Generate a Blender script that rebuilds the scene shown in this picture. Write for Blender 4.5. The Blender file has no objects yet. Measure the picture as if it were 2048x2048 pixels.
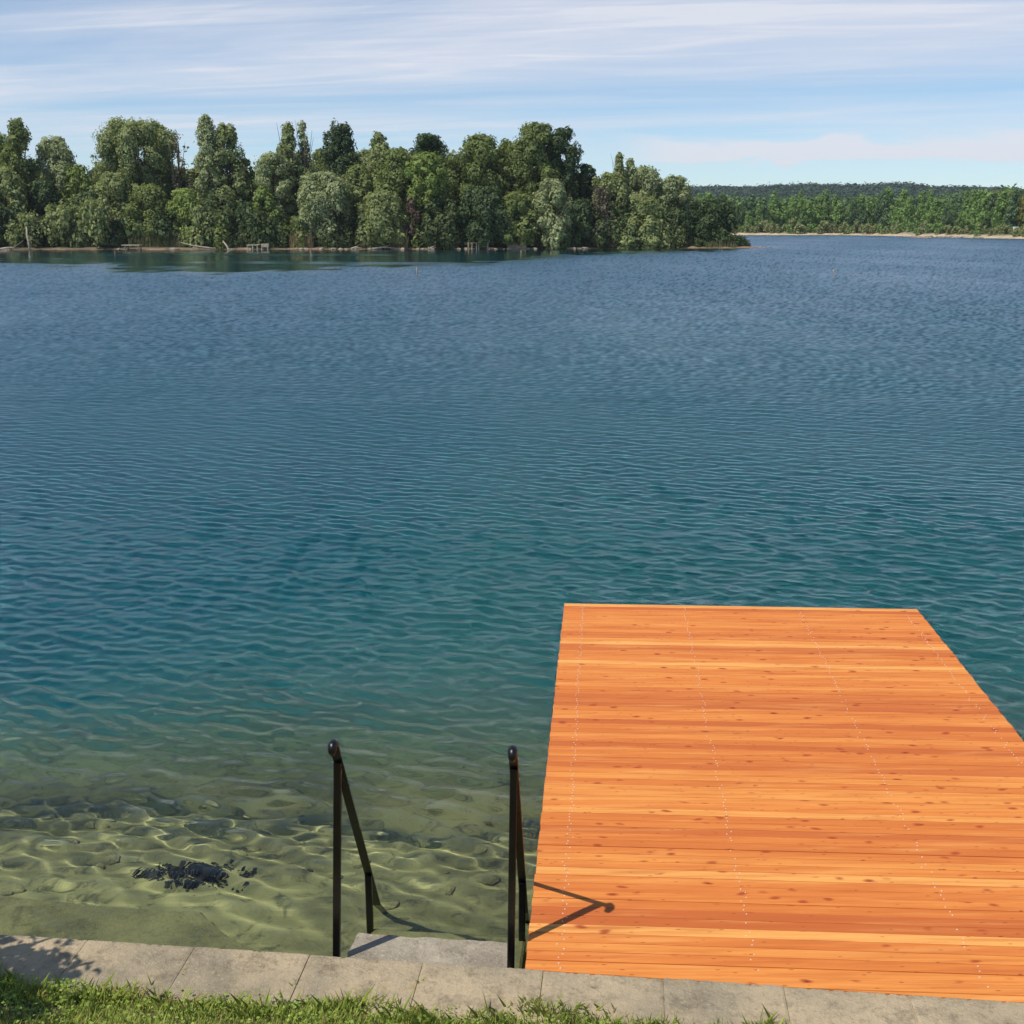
import bpy, math, random
import numpy as np
from mathutils import Vector
R = math.radians
random.seed(7)
rng = np.random.default_rng(11)
scn = bpy.context.scene
col = scn.collection

# ------------------------------------------------------------------ camera
H = 3.52                                  # lens height above the water
cam_d = bpy.data.cameras.new("camera"); cam = bpy.data.objects.new("camera", cam_d); col.objects.link(cam)
cam_d.sensor_width = 36.0; cam_d.lens = 36.0 * 2247 / 2048
cam_d.clip_start = 0.05; cam_d.clip_end = 6000
cam.location = (0, 0, H); cam.rotation_euler = (R(90 - 14.40), 0, 0)
scn.camera = cam

# ------------------------------------------------------------------ sky, sun, exposure
SUN = Vector((-0.417, -0.321, 0.89)).normalized()
w = bpy.data.worlds.new("World"); scn.world = w; w.use_nodes = True
def build_world():
    nt = w.node_tree; N = nt.nodes; L = nt.links; N.clear()
    out = N.new('ShaderNodeOutputWorld'); bg = N.new('ShaderNodeBackground'); bg.inputs['Strength'].default_value = 0.125
    sky = N.new('ShaderNodeTexSky'); sky.sky_type = 'NISHITA'; sky.sun_disc = False
    sky.sun_elevation = math.asin(SUN.z); sky.sun_rotation = math.atan2(SUN.x, SUN.y) % (2 * math.pi)
    sky.air_density = 0.75; sky.dust_density = 0.1; sky.ozone_density = 1.3; sky.altitude = 300
    tc = N.new('ShaderNodeTexCoord'); sep = N.new('ShaderNodeSeparateXYZ'); L.new(tc.outputs['Generated'], sep.inputs[0])
    def m(op, a, b=None, c=None):
        n = N.new('ShaderNodeMath'); n.operation = op
        for i, v in enumerate((a, b, c)):
            if v is None: continue
            if isinstance(v, (int, float)): n.inputs[i].default_value = v
            else: L.new(v, n.inputs[i])
        return n.outputs[0]
    z = m('MAXIMUM', sep.outputs['Z'], 0.0)
    zz = m('ADD', z, 0.045)
    u = m('DIVIDE', sep.outputs['X'], zz); v = m('DIVIDE', sep.outputs['Y'], zz)
    def layer(su, sv, rot, off, detail, dist, lo, hi):
        cb = N.new('ShaderNodeCombineXYZ')
        c, s = math.cos(rot), math.sin(rot)
        a = m('ADD', m('MULTIPLY', u, c * su), m('MULTIPLY', v, s * su)); b = m('ADD', m('MULTIPLY', u, -s * sv), m('MULTIPLY', v, c * sv))
        L.new(m('ADD', a, off), cb.inputs[0]); L.new(m('ADD', b, off * 1.7), cb.inputs[1])
        no = N.new('ShaderNodeTexNoise'); no.inputs['Scale'].default_value = 1; no.inputs['Detail'].default_value = detail
        no.inputs['Roughness'].default_value = 0.55; no.inputs['Distortion'].default_value = dist
        L.new(cb.outputs[0], no.inputs['Vector'])
        r = N.new('ShaderNodeMapRange'); r.interpolation_type = 'SMOOTHSTEP'
        r.inputs['From Min'].default_value = lo; r.inputs['From Max'].default_value = hi
        L.new(no.outputs['Fac'], r.inputs['Value']); return r.outputs[0]
    c1 = layer(0.15, 0.50, R(-17), 3.1, 8, 0.9, 0.30, 0.66)
    c2 = layer(0.30, 1.25, R(-9), 9.7, 9, 1.3, 0.47, 0.78)
    c3 = layer(0.9, 3.2, R(-14), 4.3, 9, 1.0, 0.35, 0.80)
    wisp = m('ADD', m('MULTIPLY', c1, m('ADD', m('MULTIPLY', c3, 0.34), 0.58)), m('MULTIPLY', c2, 0.62))
    el = m('DIVIDE', sep.outputs['Z'], m('SQRT', m('ADD', m('MULTIPLY', sep.outputs['X'], sep.outputs['X']), m('MULTIPLY', sep.outputs['Y'], sep.outputs['Y']))))
    az = m('ARCTAN2', sep.outputs['X'], sep.outputs['Y'])
    def sstep(v, a, b):
        r = N.new('ShaderNodeMapRange'); r.interpolation_type = 'SMOOTHSTEP'; r.inputs['From Min'].default_value = a; r.inputs['From Max'].default_value = b
        L.new(v, r.inputs['Value']); return r.outputs[0]
    cbv = N.new('ShaderNodeCombineXYZ'); L.new(m('MULTIPLY', az, 9.0), cbv.inputs[0]); L.new(m('MULTIPLY', el, 40.0), cbv.inputs[1])
    bn = N.new('ShaderNodeTexNoise'); bn.inputs['Scale'].default_value = 1.0; bn.inputs['Detail'].default_value = 7; bn.inputs['Distortion'].default_value = 0.6; L.new(cbv.outputs[0], bn.inputs['Vector'])
    eln = m('ADD', el, m('MULTIPLY', m('SUBTRACT', bn.outputs['Fac'], 0.5), 0.045))
    bank = m('MULTIPLY', m('MULTIPLY', sstep(eln, 0.047, 0.053), sstep(eln, 0.078, 0.062)), m('MULTIPLY', sstep(az, 0.02, 0.16), 1.0))
    clear = m('SUBTRACT', 1.0, m('MULTIPLY', m('MULTIPLY', sstep(el, 0.075, 0.092), sstep(el, 0.135, 0.110)), m('MULTIPLY', sstep(az, -0.25, 0.1), 0.6)))
    c = m('MINIMUM', m('MAXIMUM', m('MULTIPLY', wisp, clear), bank), 0.86)
    c = m('MULTIPLY', c, m('MAXIMUM', sstep(z, 0.02, 0.10), m('MULTIPLY', bank, 1.0)))
    c = m('MULTIPLY', c, m('SUBTRACT', 1.0, m('MULTIPLY', sstep(z, 0.175, 0.28), 0.86)))
    mx = N.new('ShaderNodeMix'); mx.data_type = 'RGBA'; L.new(c, mx.inputs[0]); hue = N.new('ShaderNodeMix'); hue.data_type = 'RGBA'; hue.blend_type = 'MULTIPLY'; hue.inputs[0].default_value = 1.0; hue.inputs[7].default_value = (0.93, 1.0, 1.03, 1); L.new(sky.outputs[0], hue.inputs[6]); L.new(hue.outputs[2], mx.inputs[6])
    mx.inputs[7].default_value = (6.5, 6.6, 7.15, 1)
    L.new(mx.outputs[2], bg.inputs['Color']); L.new(bg.outputs[0], out.inputs[0])
build_world()
sd = bpy.data.lights.new("sun", 'SUN'); sun = bpy.data.objects.new("sun", sd); col.objects.link(sun)
sd.energy = 4.0; sd.angle = R(0.53); sd.color = (1.0, 0.945, 0.86)
sun.rotation_euler = SUN.to_track_quat('Z', 'Y').to_euler(); sun.location = (-30, -25, 60)
try: sd.cycles.is_caustics_light = True
except Exception: pass
scn.view_settings.view_transform = 'Standard'; scn.view_settings.look = 'None'
scn.view_settings.exposure = 0.0; scn.view_settings.gamma = 1.0
try:
    scn.cycles.use_denoising = True
    scn.cycles.max_bounces = 10; scn.cycles.transparent_max_bounces = 12
    scn.cycles.sample_clamp_indirect = 6.0
except Exception: pass

# ------------------------------------------------------------------ helpers
def mesh(name, V, F, mat, parent=None, smooth=False, attrs=None, mats=None, midx=None):
    me = bpy.data.meshes.new(name)
    V = np.asarray(V, dtype=np.float32)
    if isinstance(F, np.ndarray):
        n, k = F.shape
        me.vertices.add(len(V)); me.vertices.foreach_set('co', V.ravel())
        me.loops.add(n * k); me.loops.foreach_set('vertex_index', F.astype(np.int32).ravel())
        me.polygons.add(n); me.polygons.foreach_set('loop_start', np.arange(0, n * k, k, dtype=np.int32))
        me.update(calc_edges=True)
    else:
        me.from_pydata([tuple(map(float, v)) for v in V], [], [tuple(map(int, f)) for f in F]); me.update()
    for an, (dom, vals) in (attrs or {}).items():
        a = me.attributes.new(an, 'FLOAT', dom); a.data.foreach_set('value', np.asarray(vals, dtype=np.float32))
    if smooth: me.polygons.foreach_set('use_smooth', np.ones(len(me.polygons), dtype=bool))
    for mm in (mats or [mat]): me.materials.append(mm)
    if midx is not None: me.polygons.foreach_set('material_index', np.asarray(midx, dtype=np.int32))
    o = bpy.data.objects.new(name, me); col.objects.link(o)
    if parent is not None: o.parent = parent
    return o
def tag(o, label=None, cat=None, group=None, kind=None):
    if label: o['label'] = label
    if cat: o['category'] = cat
    if group: o['group'] = group
    if kind: o['kind'] = kind
    return o
def empty(name, loc, label, cat, group=None, rz=0.0):
    o = bpy.data.objects.new(name, None); col.objects.link(o); o.location = loc; o.rotation_euler = (0, 0, rz)
    o.empty_display_size = 0.2
    return tag(o, label, cat, group)
def copy_thing(o, loc, rz, sc=(1, 1, 1), label=None):
    c = o.copy(); col.objects.link(c); c.location = loc; c.rotation_euler = (0, 0, rz); c.scale = sc
    if label: c['label'] = label
    for ch in o.children:
        d = ch.copy(); col.objects.link(d); d.parent = c
    return c
class MB:
    """collects shapes into one mesh"""
    def __init__(s): s.V = []; s.F = []
    def add(s, V, F):
        b = len(s.V); s.V += [tuple(v) for v in V]; s.F += [tuple(i + b for i in f) for f in F]
    def tube(s, pts, rad, n=8, cap=True):
        pts = [Vector(p) for p in pts]; b = len(s.V); up = None
        for i, p in enumerate(pts):
            d = (pts[min(i + 1, len(pts) - 1)] - pts[max(i - 1, 0)]).normalized()
            if up is None: up = d.orthogonal().normalized()
            up = (up - d * up.dot(d)).normalized(); sd_ = d.cross(up)
            r = rad[i] if hasattr(rad, '__len__') else rad
            for k in range(n):
                a = 2 * math.pi * k / n; s.V.append(tuple(p + (up * math.cos(a) + sd_ * math.sin(a)) * r))
        for i in range(len(pts) - 1):
            for k in range(n):
                k2 = (k + 1) % n; s.F.append((b + i * n + k, b + i * n + k2, b + (i + 1) * n + k2, b + (i + 1) * n + k))
        if cap:
            s.F.append(tuple(b + k for k in reversed(range(n)))); e = b + (len(pts) - 1) * n; s.F.append(tuple(e + k for k in range(n)))
    def bar(s, a, b_, wd, dp, ref=(1, 0, 0), bev=0.12):
        """rectangular bar from a to b with chamfered edges"""
        a, b_ = Vector(a), Vector(b_); d = (b_ - a).normalized(); x = Vector(ref); x = (x - d * x.dot(d)).normalized(); y = d.cross(x)
        c = bev * min(wd, dp); hw, hd = wd / 2, dp / 2
        ring = [(-hw + c, -hd), (hw - c, -hd), (hw, -hd + c), (hw, hd - c), (hw - c, hd), (-hw + c, hd), (-hw, hd - c), (-hw, -hd + c)]
        V = [a + x * p + y * q for p, q in ring] + [b_ + x * p + y * q for p, q in ring]
        F = [(k, (k + 1) % 8, 8 + (k + 1) % 8, 8 + k) for k in range(8)] + [tuple(reversed(range(8))), tuple(range(8, 16))]
        s.add(V, F)
    def prism(s, poly, z0, z1, bev=0.0):
        n = len(poly)
        c = (sum(p[0] for p in poly) / n, sum(p[1] for p in poly) / n)
        V = [(x, y, z0) for x, y in poly]; V += [(x, y, z1 - bev) for x, y in poly]
        F = [tuple(reversed(range(n)))] + [(k, (k + 1) % n, n + (k + 1) % n, n + k) for k in range(n)]
        if bev > 0:
            ins = []
            for k in range(n):
                p, a, b = Vector(poly[k]), Vector(poly[k - 1]), Vector(poly[(k + 1) % n])
                e1 = (a - p).normalized(); e2 = (b - p).normalized(); q = p + (e1 + e2) * bev; ins.append((q.x, q.y, z1))
            V += ins; F += [(n + k, n + (k + 1) % n, 2 * n + (k + 1) % n, 2 * n + k) for k in range(n)]; F.append(tuple(range(2 * n, 3 * n)))
        else: F.append(tuple(range(n, 2 * n)))
        s.add(V, F)
    def rock(s, c, r, seed, sub=2):
        import bmesh
        bm = bmesh.new(); bmesh.ops.create_icosphere(bm, subdivisions=sub, radius=1)
        rr = random.Random(seed); ph = [rr.uniform(0, 6) for _ in range(6)]
        V = []
        for v in bm.verts:
            p = v.co; k = 1 + 0.16 * math.sin(3 * p.x + ph[0]) * math.sin(2.6 * p.y + ph[1]) + 0.1 * math.sin(5 * p.z + 4 * p.x + ph[2]) + rr.uniform(-.05, .05)
            V.append((c[0] + p.x * r[0] * k, c[1] + p.y * r[1] * k, c[2] + p.z * r[2] * k))
        s.add(V, [tuple(v.index for v in f.verts) for f in bm.faces]); bm.free()
    def build(s, name, mat, parent=None, smooth=False): return mesh(name, s.V, s.F, mat, parent, smooth)

class NT:
    """small node-tree writer"""
    def __init__(s, name):
        s.m = bpy.data.materials.new(name); s.m.use_nodes = True; s.t = s.m.node_tree; s.N = s.t.nodes; s.L = s.t.links; s.N.clear()
        s.out = s.N.new('ShaderNodeOutputMaterial')
    def n(s, ty, ins=None, **kw):
        nd = s.N.new(ty)
        for k, v in kw.items(): setattr(nd, k, v)
        for k, v in (ins or {}).items():
            sk = nd.inputs[k]
            if hasattr(v, 'is_linked') or isinstance(v, bpy.types.NodeSocket): s.L.new(v, sk)
            else: sk.default_value = v
        return nd
    def math(s, op, a, b=0.0, c=None):
        ins = {0: a, 1: b}
        if c is not None: ins[2] = c
        return s.n('ShaderNodeMath', ins, operation=op).outputs[0]
    def noise(s, vec, scale, detail=4, rough=0.55, dist=0.0):
        return s.n('ShaderNodeTexNoise', {'Vector': vec, 'Scale': scale, 'Detail': detail, 'Roughness': rough, 'Distortion': dist}).outputs['Fac']
    def rng(s, v, a, b, c=0.0, d=1.0, smooth=True):
        return s.n('ShaderNodeMapRange', {'Value': v, 'From Min': a, 'From Max': b, 'To Min': c, 'To Max': d}, interpolation_type='SMOOTHSTEP' if smooth else 'LINEAR').outputs[0]
    def mix(s, f, a, b, blend='MIX'):
        nd = s.N.new('ShaderNodeMix'); nd.data_type = 'RGBA'; nd.blend_type = blend
        for i, v in ((0, f), (6, a), (7, b)):
            if isinstance(v, bpy.types.NodeSocket): s.L.new(v, nd.inputs[i])
            else: nd.inputs[i].default_value = v if i == 0 else (*v[:3], 1)
        return nd.outputs[2]
    def ramp(s, v, stops):
        r = s.N.new('ShaderNodeValToRGB'); s.L.new(v, r.inputs[0]); e = r.color_ramp.elements
        while len(e) < len(stops): e.new(0.5)
        for k, (p, c) in enumerate(stops): e[k].position = p; e[k].color = (*c, 1)
        return r.outputs[0]
    def coord(s, kind='Object', scale=(1, 1, 1), rot=(0, 0, 0)):
        tc = s.n('ShaderNodeTexCoord').outputs[kind]
        return s.n('ShaderNodeMapping', {'Vector': tc, 'Scale': scale, 'Rotation': rot}).outputs[0]
    def attr(s, name): return s.n('ShaderNodeAttribute', attribute_name=name).outputs['Fac']
    def bump(s, h, strength, dist): return s.n('ShaderNodeBump', {'Height': h, 'Strength': strength, 'Distance': dist}).outputs[0]
    def finish(s, color, rough=0.8, normal=None, metallic=0.0, spec=0.5, **extra):
        b = s.n('ShaderNodeBsdfPrincipled', {'Base Color': color if isinstance(color, bpy.types.NodeSocket) else (*color[:3], 1), 'Roughness': rough, 'Metallic': metallic, 'Specular IOR Level': spec})
        if normal is not None: s.L.new(normal, b.inputs['Normal'])
        for k, v in extra.items(): b.inputs[k].default_value = v
        s.L.new(b.outputs[0], s.out.inputs[0]); return s.m

# ------------------------------------------------------------------ materials
def mat_concrete(name, warm, dark):
    t = NT(name); p = t.coord()
    n1 = t.noise(p, 2.2, 5, 0.6); n2 = t.noise(p, 55, 6, 0.75); n3 = t.noise(p, 7, 8, 0.72)
    c = t.mix(t.rng(n1, 0.35, 0.68), warm, dark)
    c = t.mix(t.rng(n3, 0.48, 0.70, 0, 0.8), c, (dark[0] * .55, dark[1] * .55, dark[2] * .52))
    c = t.mix(t.rng(t.noise(p, 19, 7, 0.8), 0.5, 0.68, 0, 0.55), c, (dark[0] * .6, dark[1] * .6, dark[2] * .58)); c = t.mix(t.rng(n2, 0.57, 0.72, 0, 0.8), c, (warm[0] * 1.35, warm[1] * 1.35, warm[2] * 1.3))
    c = t.mix(t.rng(n2, 0.42, 0.30, 0, 0.7), c, (dark[0] * .45, dark[1] * .45, dark[2] * .42))
    vo = t.n('ShaderNodeTexVoronoi', {'Vector': t.coord(scale=(9, 9, 9)), 'Randomness': 1.0}).outputs['Distance']
    spot = t.math('MULTIPLY', t.rng(vo, 0.16, 0.09), t.rng(n1, 0.50, 0.6))
    c = t.mix(t.math('MULTIPLY', spot, 0.75), c, (0.62, 0.58, 0.45))
    lich = t.math('MULTIPLY', t.rng(t.noise(p, 13, 3), 0.66, 0.74), 0.6)
    c = t.mix(lich, c, (0.42, 0.29, 0.07))
    h = t.math('ADD', t.math('MULTIPLY', n2, 0.6), n3)
    return t.finish(c, 0.92, t.bump(h, 1.0, 0.016), spec=0.25)
M = {}
M['concrete'] = mat_concrete('wall_concrete', (0.56, 0.44, 0.28), (0.36, 0.30, 0.205))
M['step'] = mat_concrete('step_concrete', (0.62, 0.54, 0.40), (0.34, 0.29, 0.22))
M['wetstone'] = mat_concrete('wet_footing', (0.46, 0.395, 0.205), (0.28, 0.245, 0.14))

def mat_deck():
    t = NT('larch_decking')
    rnd = t.attr('rnd'); rn2 = t.attr('rnd2')
    off = t.n('ShaderNodeCombineXYZ', {0: t.math('MULTIPLY', rnd, 37.0), 1: t.math('MULTIPLY', rn2, 11.0), 2: 0.0}).outputs[0]
    tc = t.n('ShaderNodeTexCoord').outputs['Object']
    pos = t.n('ShaderNodeVectorMath', {0: tc, 1: off}, operation='ADD').outputs[0]
    def sc(a, b): return t.n('ShaderNodeMapping', {'Vector': pos, 'Scale': (a, b, 1)}).outputs[0]
    g1 = t.noise(sc(1.6, 42), 1, 5, 0.6, 0.4); g2 = t.noise(sc(5, 150), 1, 3, 0.6); g3 = t.noise(sc(1.3, 16), 1, 4)
    base = t.ramp(rnd, [(0.0, (0.56, 0.145, 0.034)), (0.3, (0.70, 0.215, 0.044)), (0.55, (0.77, 0.260, 0.054)), (0.8, (0.82, 0.320, 0.070)), (1.0, (0.89, 0.42, 0.108))])
    c = t.mix(t.rng(g1, 0.35, 0.7, 0.0, 0.5), base, (0.52, 0.125, 0.028))
    c = t.mix(t.rng(g2, 0.5, 0.8, 0, 0.25), c, (0.40, 0.085, 0.018))
    c = t.mix(t.rng(g3, 0.50, 0.75, 0, 0.4), c, (0.90, 0.45, 0.13)); c = t.mix(t.rng(g3, 0.46, 0.28, 0, 0.45), c, (0.50, 0.115, 0.026))
    warp = t.n('ShaderNodeVectorMath', {0: sc(8.5, 17), 1: t.n('ShaderNodeCombineXYZ', {0: t.math('MULTIPLY', g3, 1.2), 1: t.math('MULTIPLY', g1, .7), 2: 0.0}).outputs[0]}, operation='ADD').outputs[0]
    vo = t.n('ShaderNodeTexVoronoi', {'Vector': warp, 'Scale': 1.0}, feature='F1')
    pick = t.n('ShaderNodeSeparateColor', {0: vo.outputs['Color']}).outputs[0]
    kn = t.math('MULTIPLY', t.rng(vo.outputs['Distance'], 0.32, 0.10), t.rng(pick, 0.68, 0.70))
    c = t.mix(t.math('MULTIPLY', kn, 0.85), c, (0.36, 0.055, 0.016))
    kd = t.math('MULTIPLY', t.rng(vo.outputs['Distance'], 0.13, 0.04), t.rng(pick, 0.90, 0.92))
    c = t.mix(t.math('MULTIPLY', kd, 0.8), c, (0.09, 0.02, 0.008))
    vs = t.n('ShaderNodeTexVoronoi', {'Vector': sc(14, 55), 'Scale': 1.0}, feature='F1')
    pk2 = t.n('ShaderNodeSeparateColor', {0: vs.outputs['Color']}).outputs[1]
    sp = t.math('MULTIPLY', t.rng(vs.outputs['Distance'], 0.24, 0.08), t.rng(pk2, 0.74, 0.76))
    c = t.mix(t.math('MULTIPLY', sp, 0.7), c, (0.20, 0.035, 0.01))
    return t.finish(c, 0.62, t.bump(t.math('ADD', g1, t.math('MULTIPLY', g2, .5)), 0.25, 0.004), spec=0.25)
M['deck'] = mat_deck()
def mat_simple(name, c, rough=0.7, var=0.3, scale=3.0, metallic=0.0, spec=0.4, bump=0.0, stretch=(1, 1, 1)):
    t = NT(name); p = t.coord(scale=stretch)
    n = t.noise(p, scale, 5, 0.6)
    cc = t.mix(t.rng(n, 0.3, 0.7), tuple(x * (1 - var) for x in c), tuple(min(1, x * (1 + var)) for x in c))
    return t.finish(cc, rough, t.bump(n, bump, 0.02) if bump else None, metallic, spec)
M['timber'] = mat_simple('grey_timber', (0.24, 0.19, 0.14), 0.85, 0.35, 4, bump=0.5)
M['joist'] = mat_simple('joist_timber', (0.36, 0.15, 0.05), 0.8, 0.3, 6)
M['drift'] = mat_simple('bleached_wood', (0.36, 0.32, 0.25), 0.9, 0.25, 3, bump=0.4)
M['screw'] = mat_simple('screw_zinc', (0.80, 0.74, 0.66), 0.45, 0.1, 40, metallic=0.2)
M['white'] = mat_simple('white_paint', (0.75, 0.75, 0.72), 0.5, 0.06, 2)
M['glass_dark'] = mat_simple('dark_window', (0.03, 0.035, 0.04), 0.1, 0.1, 2)
M['rubber'] = mat_simple('tyre_rubber', (0.03, 0.03, 0.03), 0.8, 0.1, 2)
M['stone'] = mat_simple('shore_stone', (0.30, 0.24, 0.18), 0.95, 0.4, 2.5, bump=0.6)
M['weedrock'] = mat_simple('weed_rock', (0.020, 0.020, 0.022), 0.9, 0.5, 14, bump=0.8)
M['bark'] = mat_simple('bark', (0.085, 0.068, 0.05), 0.95, 0.4, 3, bump=0.6)
M['palebark'] = mat_simple('pale_bark', (0.36, 0.31, 0.24), 0.9, 0.3, 3, bump=0.5)
def mat_iron():
    t = NT('black_paint_iron'); p = t.coord()
    n = t.noise(p, 60, 4); n2 = t.noise(p, 5, 3)
    c = t.mix(t.rng(n2, 0.45, 0.75), (0.004, 0.004, 0.004), (0.009, 0.007, 0.006))
    return t.finish(c, t.rng(n2, 0.3, 0.7, 0.22, 0.42), t.bump(n, 0.12, 0.002), spec=0.5)
M['iron'] = mat_iron()
def mat_leaf(name, c1, c2, trans=0.35, rough=0.6):
    """c1 darker, c2 lighter leaf colour; per-leaf attribute tint"""
    t = NT(name); tn = t.attr('tint')
    p = t.coord('Object'); n = t.noise(p, 0.45, 3)
    f = t.math('ADD', t.math('MULTIPLY', tn, 0.62), t.math('MULTIPLY', t.rng(n, 0.3, 0.7), 0.38))
    c = t.mix(f, c1, c2)
    b = t.n('ShaderNodeBsdfPrincipled', {'Base Color': c, 'Roughness': rough, 'Specular IOR Level': 0.25})
    tr = t.n('ShaderNodeBsdfTranslucent', {'Color': t.mix(0.5, c, (c2[0] * 1.1, c2[1] * 1.2, c2[2] * .6))})
    mx = t.n('ShaderNodeMixShader', {0: trans, 1: b.outputs[0], 2: tr.outputs[0]})
    t.L.new(mx.outputs[0], t.out.inputs[0]); return t.m
M['willow'] = mat_leaf('willow_leaf', (0.158, 0.193, 0.075), (0.392, 0.441, 0.184))
M['silver'] = mat_leaf('silver_leaf', (0.191, 0.227, 0.114), (0.472, 0.518, 0.265))
M['mid'] = mat_leaf('green_leaf', (0.111, 0.156, 0.051), (0.272, 0.320, 0.102))
M['bright'] = mat_leaf('bright_leaf', (0.133, 0.192, 0.049), (0.339, 0.419, 0.116))
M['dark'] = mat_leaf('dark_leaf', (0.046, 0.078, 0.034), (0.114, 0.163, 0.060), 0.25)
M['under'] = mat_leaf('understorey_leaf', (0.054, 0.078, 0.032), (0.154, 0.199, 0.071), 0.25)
M['brown'] = mat_leaf('withered_leaf', (0.121, 0.083, 0.061), (0.220, 0.160, 0.116), 0.2)
M['twiggy'] = mat_leaf('sparse_leaf', (0.13, 0.115, 0.08), (0.25, 0.225, 0.15), 0.3)
M['waterweed'] = mat_leaf('water_weed', (0.022, 0.020, 0.024), (0.060, 0.052, 0.052), 0.1)
M['reed'] = mat_leaf('dry_reed', (0.20, 0.145, 0.075), (0.36, 0.28, 0.15), 0.25)
M['greenreed'] = mat_leaf('green_reed', (0.11, 0.12, 0.05), (0.24, 0.23, 0.11), 0.3)
M['yellow'] = mat_leaf('yellow_leaf', (0.15, 0.15, 0.04), (0.33, 0.30, 0.09))
M['far1'] = mat_leaf('far_leaf', (0.129, 0.220, 0.068), (0.293, 0.429, 0.122), 0.3)
M['far2'] = mat_leaf('far_dark_leaf', (0.073, 0.136, 0.065), (0.178, 0.261, 0.111), 0.25)
M['farshrub'] = mat_leaf('far_shrub_leaf', (0.172, 0.214, 0.084), (0.384, 0.400, 0.176), 0.3)
M['hillwood'] = mat_leaf('hill_leaf', (0.035, 0.065, 0.045), (0.075, 0.119, 0.069), 0.15)
def mat_grass():
    t = NT('grass_blade'); tn = t.attr('tint'); dry = t.attr('dry')
    c = t.mix(tn, (0.25, 0.40, 0.05), (0.62, 0.75, 0.18)); c = t.mix(dry, c, (0.64, 0.52, 0.22))
    b = t.n('ShaderNodeBsdfPrincipled', {'Base Color': c, 'Roughness': 0.5, 'Specular IOR Level': 0.3})
    tr = t.n('ShaderNodeBsdfTranslucent', {'Color': c}); mx = t.n('ShaderNodeMixShader', {0: 0.4, 1: b.outputs[0], 2: tr.outputs[0]})
    t.L.new(mx.outputs[0], t.out.inputs[0]); return t.m
M['grass'] = mat_grass()
def mat_soil():
    t = NT('garden_soil'); p = t.coord()
    n = t.noise(p, 3, 5); n2 = t.noise(p, 60, 5, 0.7)
    c = t.mix(t.rng(n, 0.4, 0.6), (0.16, 0.115, 0.065), (0.24, 0.19, 0.10)); c = t.mix(t.rng(n2, 0.4, 0.7, 0, .6), c, (0.08, 0.06, 0.035))
    return t.finish(c, 0.95, t.bump(n2, 0.8, 0.02), spec=0.2)
M['soil'] = mat_soil()
def mat_bed():
    t = NT('lake_bed'); p = t.coord()
    deep = t.attr('deep')
    n1 = t.noise(p, 1.1, 5, 0.6, 0.4); n2 = t.noise(p, 6, 8, 0.7, 0.8); n3 = t.noise(p, 26, 5, 0.65); n4 = t.noise(p, 0.35, 3)
    c = t.mix(t.rng(n1, 0.38, 0.62), (0.50, 0.43, 0.225), (0.31, 0.27, 0.15))
    c = t.mix(t.rng(n2, 0.50, 0.66, 0, 0.75), c, (0.085, 0.085, 0.060))
    c = t.mix(t.rng(n3, 0.62, 0.76, 0, 0.6), c, (0.62, 0.53, 0.28))
    c = t.mix(t.math('MULTIPLY', t.rng(n4, 0.5, 0.62), 0.55), c, (0.08, 0.085, 0.055))
    c = t.mix(deep, c, (0.42, 0.46, 0.40))
    return t.finish(c, 0.95, t.bump(t.math('ADD', n2, n3), 0.35, 0.03), spec=0.1)
M['bed'] = mat_bed()
def mat_land(name, a, b, c_):
    t = NT(name); p = t.coord(); n = t.noise(p, 0.35, 5, 0.6); n2 = t.noise(p, 2.0, 5, 0.65)
    hgt = t.attr('hgt')
    c = t.mix(t.rng(n, 0.4, 0.6), a, b); c = t.mix(t.rng(n2, 0.5, 0.7, 0, .5), c, tuple(x * .5 for x in b))
    c = t.mix(hgt, c, c_)
    return t.finish(c, 0.95, t.bump(n2, 0.6, 0.15), spec=0.2)
M['island'] = mat_land('island_soil', (0.27, 0.19, 0.125), (0.13, 0.10, 0.06), (0.035, 0.045, 0.02))
M['farland'] = mat_land('far_sand', (0.58, 0.47, 0.33), (0.44, 0.34, 0.22), (0.05, 0.075, 0.035))
def mat_water():
    t = NT('lake_water')
    p = t.coord('Object', (1, 1, 1), (0, 0, R(-20)))
    sp = t.n('ShaderNodeMapping', {'Vector': p, 'Scale': (0.55, 1.3, 1)}).outputs[0]
    n1 = t.noise(sp, 14, 4, 0.6, 0.4); rg = t.attr('rgh')
    bn = t.n('ShaderNodeBump', {'Height': n1, 'Strength': t.math('MULTIPLY', t.attr('breeze'), 0.38), 'Distance': 0.011}).outputs[0]
    fr = t.math('MULTIPLY', t.n('ShaderNodeFresnel', {'IOR': 1.333, 'Normal': bn}).outputs[0], t.rng(rg, 0.0, 0.5, 1.0, 0.72, False))
    rf = t.n('ShaderNodeBsdfRefraction', {'IOR': 1.333, 'Roughness': 0.0, 'Normal': bn, 'Color': (0.86, 0.95, 0.84, 1)})
    gl = t.n('ShaderNodeBsdfGlossy', distribution='BECKMANN', ins={'Roughness': t.math('ADD', rg, 0.015), 'Normal': bn, 'Color': (1, 1, 1, 1)})
    mx = t.n('ShaderNodeMixShader', {0: fr, 1: rf.outputs[0], 2: gl.outputs[0]})
    t.L.new(mx.outputs[0], t.out.inputs['Surface'])
    return t.m
M['water'] = mat_water()
def mat_deep():
    t = NT('deep_water'); va = t.n('ShaderNodeVolumeAbsorption', {'Color': (0.10, 0.74, 0.885, 1), 'Density': 0.19})
    t.L.new(va.outputs[0], t.out.inputs['Volume']); return t.m
M['deepwater'] = mat_deep()

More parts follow.
